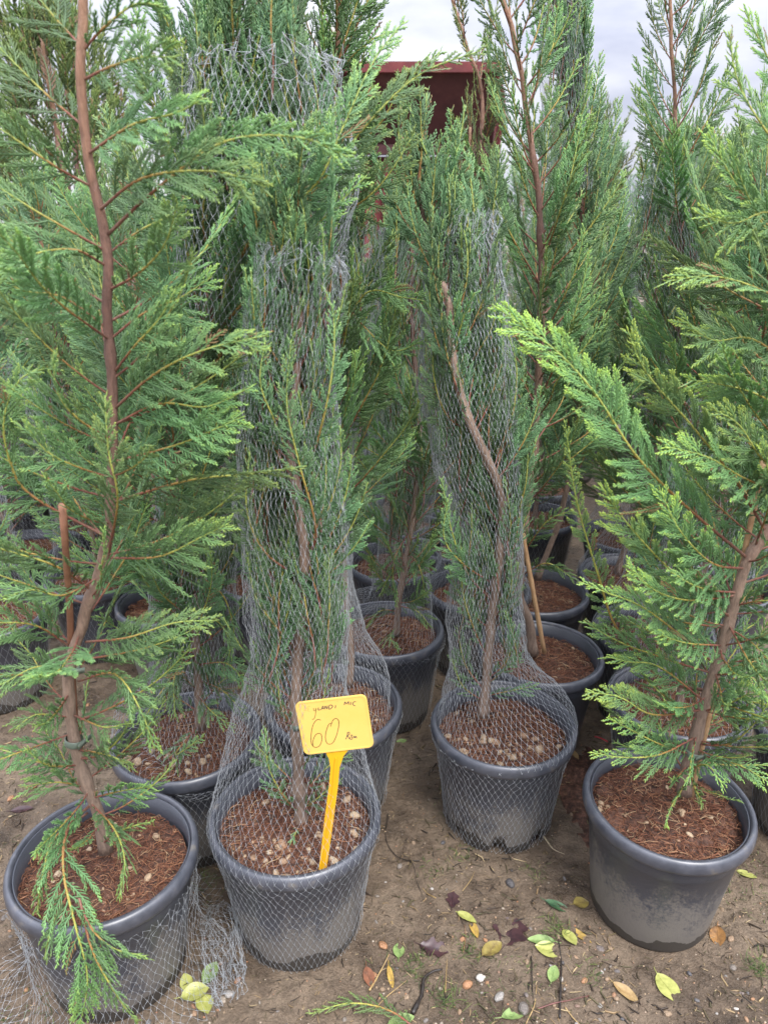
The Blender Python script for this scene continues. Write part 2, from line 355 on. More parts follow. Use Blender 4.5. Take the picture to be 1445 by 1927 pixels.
# ------------------------------------------------------------------ far things
def bx(x0, x1, y0, y1, z0, z1):
    V = np.array([[x, y, z] for z in (z0, z1) for y in (y0, y1) for x in (x0, x1)], float)
    return V, np.array([[0, 2, 3, 1], [4, 5, 7, 6], [0, 1, 5, 4], [2, 6, 7, 3], [1, 3, 7, 5], [0, 4, 6, 2]])
def rust_mat(name, els):
    return noise_mat(name, els, 5, .6, .3, .01, .4)
M['red'] = rust_mat('rusty_red_paint', [(.3, (.085, .022, .024)), (.55, (.17, .034, .036)), (.75, (.22, .055, .05))])
M['red_dark'] = rust_mat('dark_rust', [(.3, (.05, .018, .02)), (.55, (.085, .028, .03)), (.75, (.12, .05, .045))])
sk = obj('steel_skip', None, loc=(.0, 7.1, 0), label='rusty dark red ribbed steel skip standing behind the trees', cat='skip')
sk.scale = (1, 1, .93)
def skp(name, parts, m): return obj(name, mesh(name, *join(parts), [m], smooth=False), sk)
x0, x1 = -.40, .95
skp('side_panel', [bx(x0, x1, 0, .04, .35, 1.98)], M['red'])
for k in range(8):
    xx = x0 + .1 + k * (x1 - x0 - .2) / 7
    skp('rib', [bx(xx - .035, xx + .035, -.06, -.001, .35, 1.95)], M['red'])
skp('middle_rail', [bx(x0 - .04, x1 + .04, -.10, -.002, 1.99, 2.07)], M['red_dark'])
V, F = bx(x0, x1 - .02, -.02, .02, 2.08, 2.62); V[:, 1] -= (V[:, 2] - 2.08) * .55
skp('sloping_panel', [(V, F)], M['red_dark'])
skp('top_rail', [bx(x0 - .03, x1 - .03, -.36, -.26, 2.60, 2.68)], M['red'])
V, F = tube(resample([(x1 + .01, -.03, 2.05), (x1 + .03, -.09, 2.25), (x1 + .01, -.19, 2.45), (x1 - .06, -.29, 2.60)], 14)[0], .03, 6)
skp('corner_rib', [(V, F)], M['red'])
skp('end_panel', [bx(x1 + .001, x1 + .04, .041, 2.6, .35, 2.55)], M['red'])
skp('floor_panel', [bx(x0, x1, .041, 2.6, .30, .349)], M['red_dark'])
for k in range(2): skp('skid', [bx(x0 + .2 + k * 1.1, x0 + .35 + k * 1.1, .1, 2.5, 0, .299)], M['red_dark'])
lp = obj('lamp_post', None, loc=(-.43, 7.6, 0), label='thin dark lamp post with small square floodlight behind the trees', cat='lamp')
M['dark'] = noise_mat('dark_metal', [(.3, (.03, .03, .035)), (.7, (.06, .06, .07))], 9)
obj('post', mesh('post', *tube([(0, 0, 0), (0, 0, 1.5), (0, 0, 2.78)], .02, 8), [M['dark']]), lp)
V, F = bx(-.07, .07, -.07, -.02, 2.74, 2.92); obj('floodlight', mesh('floodlight', V, F, [M['dark']], smooth=False), lp)
m_, t_, b_, N_, L_ = mat('lamp_glass'); b_.inputs['Base Color'].default_value = (.6, .6, .55, 1); b_.inputs['Roughness'].default_value = .15; M['lampglass'] = m_
V, F = bx(-.055, .055, -.078, -.071, 2.755, 2.905); obj('lens', mesh('lens', V, F, [M['lampglass']], smooth=False), lp)

# ------------------------------------------------------------------ foliage sprays
def spikes(B, D, Nn, Ln, Wd, bendto, bend, mid=True, flat=.5):
    """tapered flattened leaf-scale twiglets; B base, D direction, Nn normal, Ln length, Wd half width"""
    S = nrm(np.cross(Nn, D)); n = len(B)
    L = Ln[:, None]; w = Wd[:, None]
    tip = B + L * (D * (1 - bend) + bendto * bend)
    if mid:
        md = B + L * .55 * (D * (1 - bend * .35) + bendto * bend * .35)
        V = np.stack([B + S * w * .6, B - S * w * .6, B + Nn * w * flat, md + S * w, md - S * w, md + Nn * w * flat * 1.3, tip], 1)
        f = np.array([[0, 3, 5], [0, 5, 2], [2, 5, 4], [2, 4, 1], [1, 4, 3], [1, 3, 0], [3, 6, 5], [5, 6, 4], [4, 6, 3]])
    else:
        md = B + L * .4 * D
        V = np.stack([B, md + S * w, md - S * w, md + Nn * w * flat * 1.4, tip], 1)
        f = np.array([[0, 1, 3], [0, 3, 2], [0, 2, 1], [1, 4, 3], [3, 4, 2], [2, 4, 1]])
    k = V.shape[1]
    Fx = (np.arange(n)[:, None, None] * k + f[None]).reshape(-1, 3)
    return V.reshape(-1, 3), Fx, k

def frond(P, pn, rg, lmax=.10, ang=(50, 28), dens=1.0, start=.10, lift=.12, bright=1.0, hi=0, d3=.0056, w=.00105, r0=.0022, r1=.0008, end=.22, jit=.15, sag=.05, cap=.021):
    """one branch: returns (stem V, F, age), (leaf V, F, tip).  P control points, pn normal of the spray plane"""
    C, L = resample(P, 40); T = nrm(np.gradient(C, axis=0))
    pn = np.asarray(pn, float)
    Nn = nrm(pn - T * (T @ pn)[:, None]); 
    ts = np.linspace(0, 1, 40)
    def samp(A, u): return np.stack([np.interp(u, ts, A[:, k]) for k in range(3)], 1)
    d2 = .0145 / dens; n2 = max(6, int(L * (1 - start) / d2 * 2))
    u = start + (1 - start) * (np.arange(n2) + rg.uniform(-.3, .3, n2)) / n2; u = np.clip(u, 0, .995)
    side = np.where(np.arange(n2) % 2 == 0, 1., -1.)
    q = np.clip((u - start) / (1 - start), 0, 1)
    prof = np.where(q < .28, .35 + .65 * (q / .28) ** .7, end + (1 - end) * np.clip(1 - (q - .28) / .72, 0, 2) ** .85)
    l2 = lmax * prof * rg.uniform(.62, 1.15, n2); keep = rg.random(n2) > .07
    u, side, q, l2 = u[keep], side[keep], q[keep], l2[keep]; n2 = len(u)
    b0, t0, nn = samp(C, u), nrm(samp(T, u)), nrm(samp(Nn, u)); bb = np.cross(nn, t0)
    a = np.radians(ang[0] + (ang[1] - ang[0]) * q + rg.normal(0, 6, n2)); e = lift + rg.normal(0, jit, n2)
    d0 = np.cos(a)[:, None] * t0 + np.sin(a)[:, None] * (side[:, None] * bb * np.cos(e)[:, None] + nn * np.sin(e)[:, None])
    m2 = nrm(np.cross(t0, d0) * side[:, None] + rg.normal(0, .14, (n2, 3)))
    G = np.array([0, 0, -1.])
    def spine(bs, ds, tt, ll, t):
        t = t[:, None]; return bs + ll[:, None] * (t * ds + t * t * (.30 * (tt - ds) + sag * G))
    # second-order axes
    K = 5; tk = np.linspace(0, 1, K)
    S = np.stack([spine(b0, d0, t0, l2, np.full(n2, x)) for x in tk], 1)
    Tn = nrm(np.gradient(S, axis=1)); Sd = nrm(np.cross(m2[:, None], Tn))
    wk = (w * 1.15 * np.array([1.15, 1.1, 1, .9, .25]))[None, :, None]
    R3 = np.stack([S + Sd * wk, S - Sd * wk, S + m2[:, None] * wk * .8], 2)          # n2,K,3,3
    V2 = R3.reshape(-1, 3); f = []
    for k in range(K - 1):
        for j in range(3):
            j2 = (j + 1) % 3; f.append([k * 3 + j, k * 3 + j2, (k + 1) * 3 + j2, (k + 1) * 3 + j])
    F2 = (np.arange(n2)[:, None, None] * K * 3 + np.array(f)[None]).reshape(-1, 4)
    F2 = np.concatenate([F2[:, [0, 1, 2]], F2[:, [0, 2, 3]]])
    tip2 = np.repeat(np.clip(.30 * q[:, None] ** 1.6 + .38 * tk[None] ** 2 + .05, 0, 1), 3, 1).reshape(-1)
    # third-order twiglets
    n3 = np.maximum(3, (l2 / d3 * 1.8).astype(int)); idx = np.repeat(np.arange(n2), n3)
    loc = np.concatenate([np.arange(k) for k in n3]); t = .10 + .88 * (loc + rg.uniform(-.25, .25, len(loc)) + .3) / n3[idx]; t = np.clip(t, .05, .99)
    sd = np.where((loc + idx) % 2 == 0, 1., -1.)
    B3 = spine(b0[idx], d0[idx], t0[idx], l2[idx], t)
    T2 = nrm(d0[idx] + 2 * t[:, None] * (.30 * (t0[idx] - d0[idx]) + sag * G))
    mm = nrm(m2[idx] + rg.normal(0, .10, (len(idx), 3))); s2 = nrm(np.cross(mm, T2))
    p3 = np.where(t < .25, .55 + 1.8 * t, 1 - .72 * (np.maximum(t - .25, 0) / .75) ** 1.2)
    l3 = np.minimum(.32 * l2[idx], cap) * p3 * rg.uniform(.6, 1.2, len(idx))
    a3 = np.radians(40 - 14 * t + rg.normal(0, 5, len(idx)))[:, None]
    D3 = np.cos(a3) * T2 + np.sin(a3) * s2 * sd[:, None]
    tip3 = np.clip(bright * (.52 * q[idx] ** 2.2 + .42 * t ** 3) + rg.normal(.10, .07, len(idx)), .05, 1)
    dead = rg.random(n2) < .012; tip3[dead[idx]] = 0.; tip3[rg.random(len(idx)) < .006] = 0.
    vs, fs, tp = [V2], [F2], [tip2]; off = len(V2)
    def add(V, Fx, k, base, extra):
        nonlocal off
        vs.append(V); fs.append(Fx + off); off += len(V)
        tv = np.repeat(base[:, None], k, 1); tv[:, -1] += extra; tv[:, :3] -= extra * .35; tv = np.where(base[:, None] < .01, 0, np.maximum(tv, .05))
        tp.append(np.clip(tv, 0, 1).reshape(-1))
    add(*spikes(B3, D3, mm, l3, np.full(len(l3), w) * rg.uniform(.85, 1.2, len(l3)), T2, .28, mid=True), tip3, .16)
    if hi:
        sel = np.where((l3 > .009) & (tip3 > .30))[0]; rep = 4
        ii = np.repeat(sel, rep); tt = np.tile(np.linspace(.25, .88, rep), len(sel)) + rg.uniform(-.05, .05, len(ii))
        s4 = np.where(np.tile(np.arange(rep), len(sel)) % 2 == 0, 1., -1.)
        sp = B3[ii] + l3[ii][:, None] * tt[:, None] * (D3[ii] * (1 - .28 * tt[:, None]) + T2[ii] * .28 * tt[:, None])
        s3 = nrm(np.cross(mm[ii], D3[ii])); a4 = np.radians(rg.normal(40, 6, len(ii)))[:, None]
        D4 = np.cos(a4) * D3[ii] + np.sin(a4) * s3 * s4[:, None]
        add(*spikes(sp, D4, mm[ii], l3[ii] * .34 * (1.15 - .55 * tt) * rg.uniform(.7, 1.2, len(ii)), np.full(len(ii), w * .95), D3[ii], .2, mid=False), np.clip(tip3[ii] + .05, 0, 1), .14)
    # short scale sprigs hugging the main axis and its tip
    nm = int(L / .006); um = np.linspace(.25, .99, nm); bm_, tm_, nm_ = samp(C, um), nrm(samp(T, um)), nrm(samp(Nn, um))
    dm = nrm(tm_ * .8 + rg.normal(0, .55, (nm, 3))); lm = .012 * rg.uniform(.6, 1.4, nm)
    add(*spikes(bm_, dm, nrm(np.cross(dm, rg.normal(size=(nm, 3)))), lm, np.full(nm, w * 1.1), tm_, .3, mid=True), np.clip(.15 + .5 * um ** 2 * bright, 0, 1), .12)
    leaf = (np.vstack(vs), np.vstack(fs), np.concatenate(tp))
    sv, sf = tube(C, np.linspace(r0, r1, 40), 6)
    age = np.concatenate([np.repeat(np.linspace(0, 1, 40), 6), [0, 1]])
    return (sv, sf, age), leaf

def frond_mesh(P, pn, rg, leafmat, split, **k):
    (sv, sf, age), (lv, lf, tp) = frond(P, pn, rg, **k)
    if split:
        return mesh('branch', sv, sf, [M['twig']], {'age': age}), mesh('foliage', lv, lf, [M[leafmat]], {'tip': tp})
    V, Fl = join([(sv, sf), (lv, lf)])
    ns = len(sv); at_ = {'age': np.concatenate([age, np.zeros(len(lv))]), 'tip': np.concatenate([np.zeros(ns), tp])}
    mi = []
    for fa in Fl: mi.append((fa[:, 0] >= ns).astype(np.int32))
    return mesh('branch', V, Fl, [M['twig'], M[leafmat]], at_, np.concatenate(mi)), None

# library of branches along +X, curving towards +Z; loose ones and ones swept up inside a net
LIB = {}
def build_lib(key, lens, rolls, leafmat, curve, split=True, **k):
    LIB[key] = []
    for li, L in enumerate(lens):
        for ri, ro in enumerate(rolls):
            rg = np.random.default_rng(hash_(key) + li * 17 + ri)
            s = np.linspace(0, 1, 6)
            P = L * np.stack([np.cos(curve * s) * 0 + s, .07 * np.sin(s * 3 + ri * 2), np.zeros(6)], 1)
            phi = np.cumsum(np.concatenate([[0], np.full(5, curve / 5 * rg.uniform(.6, 1.4))]))
            stp = L / 5; P = np.zeros((6, 3))
            for q in range(1, 6): P[q] = P[q - 1] + stp * np.array([math.cos(phi[q]), rg.normal(0, .07), math.sin(phi[q])])
            kk = dict(k); kk['lmax'] = k.get('lmax', .24) * L if k.get('lmax', 0) < 1 else k['lmax']
            kk['lmax'] = max(.035, kk['lmax'])
            r = math.radians(ro); pn = np.array([-.15, math.sin(r), math.cos(r)])
            me = frond_mesh(P, pn, rg, leafmat, split, r0=.0012 + .0026 * L, **kk)
            LIB[key].append((L, ri, me))
def hash_(s): return sum(ord(c) * (i + 3) for i, c in enumerate(s))
build_lib('loose', (.14, .22, .32, .44), (0, 50, 90, 130), 'leaf', .55, lmax=.27)
build_lib('blue', (.14, .22, .32, .44), (0, 60, 120), 'leaf_blue', .5, lmax=.27)
build_lib('yellow', (.14, .22, .32), (0, 60, 120), 'leaf_yellow', .35, lmax=.24)
build_lib('netted', (.14, .22, .30), (0, 50, 100, 150), 'leaf_blue', .60, lmax=.30, ang=(42, 24), jit=.4, bright=.8)

build_lib('far_loose', (.16, .25, .36), (0, 60, 120), 'leaf', .5, split=False, lmax=.28, d3=.0075, w=.0014, dens=.8)
build_lib('far_blue', (.16, .25, .36), (0, 60, 120), 'leaf_blue', .5, split=False, lmax=.28, d3=.0075, w=.0014, dens=.8)
build_lib('far_netted', (.16, .24), (0, 50, 100), 'leaf_blue', .6, split=False, lmax=.30, ang=(42, 24), jit=.4, bright=.8, d3=.0075, w=.0014, dens=.8)
build_lib('far_yellow', (.16, .25), (0, 60, 120), 'leaf_yellow', .35, split=False, lmax=.26, d3=.0075, w=.0014, dens=.8)
build_lib('press', (.15, .22, .30), (0, 14, -14, 24), 'leaf_blue', .16, lmax=.34, ang=(44, 26), jit=.12, bright=.9)

def place_branch(root, key, rg, p, az, el, L, roll=0.0):
    lib = LIB[key]; best = min(abs(l - L) for l, _, _ in lib)
    c = [e for e in lib if abs(abs(e[0] - L) - best) < 1e-6]; l, _, (me, fm) = c[rg.integers(len(c))]
    s = np.clip(L / l, .6, 1.45)
    o = obj('branch', me, root)
    o.matrix_local = Matrix.Translation(Vector(p)) @ Matrix.Rotation(az, 4, 'Z') @ Matrix.Rotation(-el, 4, 'Y') @ Matrix.Rotation(roll, 4, 'X') @ Matrix.Scale(s, 4)
    if fm is not None: obj('foliage', fm, o, kind='stuff')
    else: o['kind'] = 'stuff'
    return o
# ------------------------------------------------------------------ pots, soil, netting
def pot_profile():
    return [(.002, .004), (.112, .004), (.1165, .0), (.118, .004), (.1245, .06), (.1335, .13), (.1425, .203), (.1448, .206), (.1468, .235), (.1455, .262), (.143, .262), (.1415, .22), (.136, .16)]
PV, PF = lathe(pot_profile(), 80)
POT = mesh('pot', PV, PF, [M['pot']])
PN = PV.copy(); th_ = np.arctan2(PN[:, 1], PN[:, 0]); low = (PN[:, 2] < .058) & (np.hypot(PN[:, 0], PN[:, 1]) > .115)
PV2, PF2 = lathe([(.002, .03), (.110, .03), (.1165, .0), (.118, .002), (.1205, .022), (.1215, .034), (.1245, .06), (.1335, .13), (.1425, .203), (.1448, .206), (.1468, .235), (.1455, .262), (.143, .262), (.1415, .22), (.136, .16)], 128)
th_ = np.arctan2(PV2[:, 1], PV2[:, 0]); rr_ = np.hypot(PV2[:, 0], PV2[:, 1])
notch = np.clip((np.cos(th_ * 8 + .9) - .30) * 3.2, 0, 1); lowm = (PV2[:, 2] < .023) & (rr_ > .112)
PV2[lowm, 2] += (notch * .036)[lowm] * (1 - PV2[lowm, 2] / .045)
PV2[:, :2] *= (1 + .006 * np.sign(np.sin(th_ * 9)) * ((PV2[:, 2] > .03) & (PV2[:, 2] < .19) & (rr_ > .118)))[:, None]
POT_NOTCHED = mesh('pot', PV2, PF2, [M['pot']])
RV, RF = lathe([(.1472, .236), (.1535, .2365), (.1580, .240), (.1600, .2465), (.1600, .255), (.1585, .262), (.1550, .2668), (.1510, .268), (.1478, .2655), (.1462, .260), (.1460, .250)], 80)
RIM = mesh('rim', RV, RF, [M['rim']])

def soil_mesh(seed):
    nr, na = 34, 72; r = np.linspace(0, 1, nr) ** .8 * .1418; a = np.arange(na) * 2 * math.pi / na
    R, A = np.meshgrid(r, a, indexing='ij'); x, y = R * np.cos(A), R * np.sin(A); P = np.stack([x, y], -1)
    z = .222 + .014 * (1 - (R / .142) ** 2) + .006 * vnoise(P, 22, seed) + .004 * vnoise(P, 60, seed + 1) + .0022 * vnoise(P, 160, seed + 2)
    i = np.arange(nr - 1)[:, None] * na; j = np.arange(na)[None]; j2 = (j + 1) % na
    F = np.stack([i + j, i + na + j, i + na + j2, i + j2], -1).reshape(-1, 4)
    return np.stack([x, y, z], -1).reshape(-1, 3), F
def soil_z(x, y, seed):
    P = np.array([[x, y]]); R = math.hypot(x, y)
    return float(.222 + .014 * (1 - (R / .142) ** 2) + .006 * vnoise(P, 22, seed)[0] + .004 * vnoise(P, 60, seed + 1)[0])
def fibres(seed, n=1500, rad=.139):
    rg = np.random.default_rng(seed + 500); K = 4
    r = rad * np.sqrt(rg.random(n)); a = rg.uniform(0, 2 * math.pi, n); x, y = r * np.cos(a), r * np.sin(a)
    d = rg.uniform(0, 2 * math.pi, n); L = rg.uniform(.010, .040, n); cv = rg.normal(0, 1.1, n)
    z = .222 + .014 * (1 - (r / .142) ** 2) + .006 * vnoise(np.stack([x, y], -1), 22, seed) + .004 * vnoise(np.stack([x, y], -1), 60, seed + 1)
    pts = []
    cx, cy, cz = x, y, z + .0004
    for k in range(K):
        t = k / (K - 1); pts.append(np.stack([cx, cy, z + .0015 + L * .13 * math.sin(math.pi * t) * rg.uniform(.2, 1.4, n)], 1))
        cx = cx + L / 3 * np.cos(d); cy = cy + L / 3 * np.sin(d); d = d + cv
        q = np.hypot(cx, cy); f = np.minimum(1, .1405 / np.maximum(q, 1e-6)); cx, cy = cx * f, cy * f
    P = np.stack(pts, 1); T = nrm(np.gradient(P, axis=1)); S = nrm(np.cross(T, [0, 0, 1.])); w = rg.uniform(.0003, .0007, n)[:, None, None]
    U = np.array([0, 0, 1.]) * w
    V = np.stack([P + S * w, P - S * w, P + U * 1.4], 2).reshape(-1, 3); f = []
    for k in range(K - 1):
        for j in range(3): f.append([k * 3 + j, k * 3 + (j + 1) % 3, (k + 1) * 3 + (j + 1) % 3, (k + 1) * 3 + j])
    F = (np.arange(n)[:, None, None] * K * 3 + np.array(f)[None]).reshape(-1, 4)
    return V, F, np.repeat(rg.random(n) ** 1.3, K * 3)
SOILS = []
for k in range(4):
    V, F = soil_mesh(k * 10); fv, ff, fa = fibres(k * 10)
    SOILS.append((mesh('soil', V, F, [M['soil']]), mesh('coir_fibre', fv, ff, [M['fibre']], {'age': fa})))

def add_pot(root, k, npeb=10, notched=False, seed=0, front=False):
    rg = np.random.default_rng(900 + seed); turn = rg.uniform(0, 6.28)
    p = obj('pot', POT_NOTCHED if notched else POT, root); p.rotation_euler = (rg.normal(0, .012), rg.normal(0, .012), 0 if notched else turn); p.scale = (1 + rg.normal(0, .010), 1 + rg.normal(0, .010), 1)
    obj('rim', RIM, p)
    s = obj('soil', SOILS[k % 4][0], root); s.rotation_euler = (0, 0, 0)
    obj('coir_fibre', SOILS[k % 4][1], s, kind='stuff')
    for q in range(npeb):
        r = .132 * math.sqrt(rg.random()); a = rg.uniform(0, 2 * math.pi)
        if front and rg.random() < .75: a = rg.uniform(-2.9, -.3); r = .132 * rg.uniform(.35, 1)
        x, y = r * math.cos(a), r * math.sin(a); sz = (.0030 + .0066 * rg.random() ** 1.5) * (1.25 if front else 1)
        o = obj('pebble', PEBBLES[rg.integers(8)], s, loc=(x, y, soil_z(x, y, (k % 4) * 10) + sz * .35))
        o.rotation_euler = tuple(rg.uniform(-.5, .5, 2)) + (rg.uniform(0, 6.28),); o.scale = (sz, sz * rg.uniform(.75, 1), sz * rg.uniform(.7, 1))
    return s

def net_mesh(cen, rad, n=70, row=.0115, rg=None, wob=.05, thick=.00016, node=.00041, jag=0, fold=0, three=True):
    """diamond netting tube round the axis cen with radii rad"""
    rg = rg or np.random.default_rng(1)
    Q = np.concatenate([np.asarray(cen, float), np.asarray(rad, float)[:, None]], 1)
    d = np.linalg.norm(np.diff(Q, axis=0), axis=1); l = np.concatenate([[0], np.cumsum(d)])
    m = max(4, int(l[-1] / row)); s = np.linspace(0, l[-1], m)
    C = np.stack([np.interp(s, l, Q[:, k]) for k in range(3)], 1); R = np.interp(s, l, Q[:, 3])
    ax = np.gradient(C, axis=0); ax = np.where(np.linalg.norm(ax, axis=1, keepdims=True) < 1e-4, np.array([[0, 0, 1.]]), ax); ax[:, 2] = np.maximum(ax[:, 2], 1e-3); ax = nrm(ax)
    for _ in range(3): ax = nrm(np.vstack([ax[:1], (ax[:-2] + 2 * ax[1:-1] + ax[2:]), ax[-1:]]))
    A = nrm(np.cross(np.array([0, 1., 0]), ax)); B = np.cross(ax, A)
    j = np.arange(m)[:, None]; i = np.arange(n)[None]; th = 2 * math.pi * (i + .5 * (j % 2)) / n
    P2 = np.stack([np.cos(th) * 1.3 + 5, np.sin(th) * 1.3 + 5, s[:, None] * 9 + 0 * th], -1)
    sd = int(rg.integers(1000)); wv = vnoise(P2, 1.6, sd) + .5 * vnoise(P2, 4, sd + 1)
    wb = np.broadcast_to(np.asarray(wob, float), (len(Q),)) if np.ndim(wob) else np.full(len(Q), wob)
    wr = np.interp(s, l, wb)[:, None]
    rr = R[:, None] * (1 + wr * wv)
    if fold: rr = rr + fold * np.sin(th * 9 + 3 * vnoise(P2, 1, sd + 3)) * np.interp(s, l, np.linspace(1, .3, len(Q)))[:, None]
    P = C[:, None] + rr[..., None] * (np.cos(th)[..., None] * A[:, None] + np.sin(th)[..., None] * B[:, None])
    P = P + rg.normal(0, .0012, P.shape) + ax[:, None] * (vnoise(P2, 2.2, sd + 5) * wr * .35 * .3)[..., None]
    if jag: P[-4:] += rg.normal(0, jag, P[-4:].shape)
    a, b = [], []
    for jj in range(m - 1):
        ii = np.arange(n); up = (ii if jj % 2 == 0 else ii)
        o1 = ii; o2 = (ii - 1) % n if jj % 2 == 0 else (ii + 1) % n
        a += [jj * n + ii, jj * n + ii]; b += [(jj + 1) * n + o1, (jj + 1) * n + o2]
    a, b = np.concatenate(a), np.concatenate(b); PP = P.reshape(-1, 3)
    p, q = PP[a], PP[b]; t = nrm(q - p); u = nrm(np.cross(t, np.array([.2, .3, .93]))); v = np.cross(t, u)
    angs = np.array([0, 2.094, 4.189]); ring = np.cos(angs)[None, :, None] * u[:, None] + np.sin(angs)[None, :, None] * v[:, None]
    if three:
        md = (p + q) / 2 + rg.normal(0, .0006, p.shape)
        V = np.concatenate([p[:, None] + ring * node, md[:, None] + ring * thick, q[:, None] + ring * node], 1); K = 3
    else:
        V = np.concatenate([p[:, None] + ring * thick * 1.3, q[:, None] + ring * thick * 1.3], 1); K = 2
    f = []
    for k in range(K - 1):
        for c in range(3): f.append([k * 3 + c, k * 3 + (c + 1) % 3, (k + 1) * 3 + (c + 1) % 3, (k + 1) * 3 + c])
    F = (np.arange(len(a))[:, None, None] * K * 3 + np.array(f)[None]).reshape(-1, 4)
    return V.reshape(-1, 3), F

POT_NET = [((0, 0, .003), .1225), ((0, 0, .10), .133), ((0, 0, .20), .1465), ((0, 0, .236), .1575), ((0, 0, .256), .1625), ((0, 0, .269), .1590)]
def netting(root, col, rg, wob=.10, base=True, **k):
    """col: list of (local centre, radius) above the rim"""
    pr = (POT_NET if base else []) + col
    cen = [c for c, _ in pr]; rad = [r for _, r in pr]
    w = ([.0] * 6 if base else []) + [wob * min(1, .35 + .2 * i) for i in range(len(col))]
    return obj('netting', mesh('netting', *net_mesh(cen, rad, rg=rg, wob=w, **k), [M['net']]), root, kind='stuff')

# ------------------------------------------------------------------ trees
def trunk_part(root, P, r0, r1, seed, n=10, top_age=1.0):
    C, L = resample(P, 70); s = np.linspace(0, 1, 70); rg = np.random.default_rng(seed)
    R = r0 + (r1 - r0) * s ** .75
    for _ in range(14): c = rg.uniform(.05, .8); R = R * (1 + .20 * np.exp(-((s - c) / .008) ** 2))
    R[:4] *= np.array([1.35, 1.2, 1.1, 1.03])
    C = C + np.stack([vnoise(np.stack([s * 30, s * 0 + q], 1), 1, seed + q) for q in range(3)], 1) * r0 * .22 * np.minimum(1, s * 8)[:, None]
    V, F = tube(C, R, n, rough=.035, seed=seed)
    age = np.concatenate([np.repeat(s * top_age, n), [0, 1]])
    obj('trunk', mesh('trunk', V, F, [M['bark']], {'age': age}), root)
    return C, s, L

def auto_branches(root, C, L, rg, key, s0=.12, s1=.99, step=.026, el=(25, 60), Lb=.26, Lm=.30, Lt=.14, az0=None, azw=math.pi, gap=None, front=1.0):
    n = int(L * (s1 - s0) / step); az = rg.uniform(0, 6.28)
    for k in range(n):
        s = s0 + (s1 - s0) * (k + rg.uniform(-.3, .3)) / n
        if gap and gap[0] < s < gap[1] and rg.random() < .7: continue
        p = np.array([np.interp(s, np.linspace(0, 1, len(C)), C[:, q]) for q in range(3)])
        az += 2.4 + rg.normal(0, .3)
        a = az if az0 is None else az0 + rg.uniform(-azw, azw)
        e = math.radians(el[0] + (el[1] - el[0]) * s + rg.normal(0, 9))
        Lx = np.interp(s, [0, .35, 1], [Lb, Lm, Lt]) * rg.uniform(.7, 1.2)
        if math.sin(a) < -.3: Lx *= front
        place_branch(root, key, rg, p, a, e, Lx)
    # leader shoots
    for q in range(3): place_branch(root, key, rg, C[-1] - np.array([0, 0, .02 * q]), rg.uniform(0, 6.28), math.radians(rg.uniform(70, 86)), max(.12, Lt * .9))

def hero_branch(root, o, pts, Yb, leaf, rg, lmax=.075, hi=0, pn=None, **k):
    P = np.array([at(x, y, Yb + d) for x, y, d in pts]) - o
    pn = np.array([rg.normal(0, .55), -1, .4 + rg.normal(0, .55)]) if pn is None else np.asarray(pn, float)
    L = np.linalg.norm(np.diff(P, axis=0), axis=1).sum()
    a, b = frond_mesh(P, pn, rg, leaf, True, lmax=lmax * 1.28, hi=hi, dens=.86, d3=.0064, cap=.0185, r0=.0014 + .0027 * L, **k)
    br = obj('branch', a, root); obj('foliage', b, br, kind='stuff')

def potted(label, xy, seed, group=None, name='potted_cypress', **k):
    root = obj(name, None, loc=(xy[0], xy[1], 0), label=label, cat='potted tree', group=group)
    return root, np.array([xy[0], xy[1], 0.]), np.random.default_rng(seed)
def loc(o, pts, Y): return np.array([at(p[0], p[1], Y + (p[2] if len(p) > 2 else 0)) for p in pts]) - o
def tie(root, p, r, seed=0, tilt=.15):
    V, F = lathe([(r * 1.05, -.006), (r * 1.12, -.005), (r * 1.14, .005), (r * 1.05, .006)], 20)
    V2, F2 = bx(-r * .6, r * 1.7, -r * 1.30, -r * 1.2, -.004, .006); V2[:, 2] += V2[:, 0] * .25
    ob = obj('tie', mesh('tie', *join([(V, F), (V2, F2)]), [M['tie']]), root, loc=tuple(p)); ob.rotation_euler = (tilt, tilt, seed)
def stake(root, a, b, r, m='stake', via=()):
    C, L = resample([a] + list(via) + [b], 14); R = np.full(14, r) * (1 + .10 * (np.arange(14) % 5 == 0))
    obj('stake', mesh('stake', *tube(C, R, 9, rough=.03), [M[m]]), root)
def press(root, col, rg, n, key='press', lo=0.0, hi=1.0, fr=.8):
    """sprays squeezed flat against the inside of the net"""
    c = np.array([list(a) + [b] for a, b in col]); t = np.linspace(0, 1, len(c))
    for q in range(n):
        s = lo + (hi - lo) * (q + rg.random()) / n; x, y, z, r = [np.interp(s, t, c[:, k]) for k in range(4)]
        a = rg.uniform(-math.pi, math.pi)
        if abs(a + math.pi / 2) < .75 and rg.random() < fr: a = rg.choice([-.35, -2.8]) + rg.normal(0, .3)
        k = r * rg.uniform(.40, .80); place_branch(root, key, rg, (x + k * math.cos(a), y + k * math.sin(a), z), a, math.radians(rg.uniform(80, 104)), rg.uniform(.13, .25), rg.uniform(-.5, .5))
def col_px(o, Y, rows, f=1.0):
    """net column from photo rows (x_left, x_right, y)"""
    r = []
    for a, b, y in rows:
        p, q = at(a, y, Y), at(b, y, Y); r.append(((p + q) / 2 - o, abs(q[0] - p[0]) / 2 * f))
    return [(tuple(c), rr) for c, rr in r]

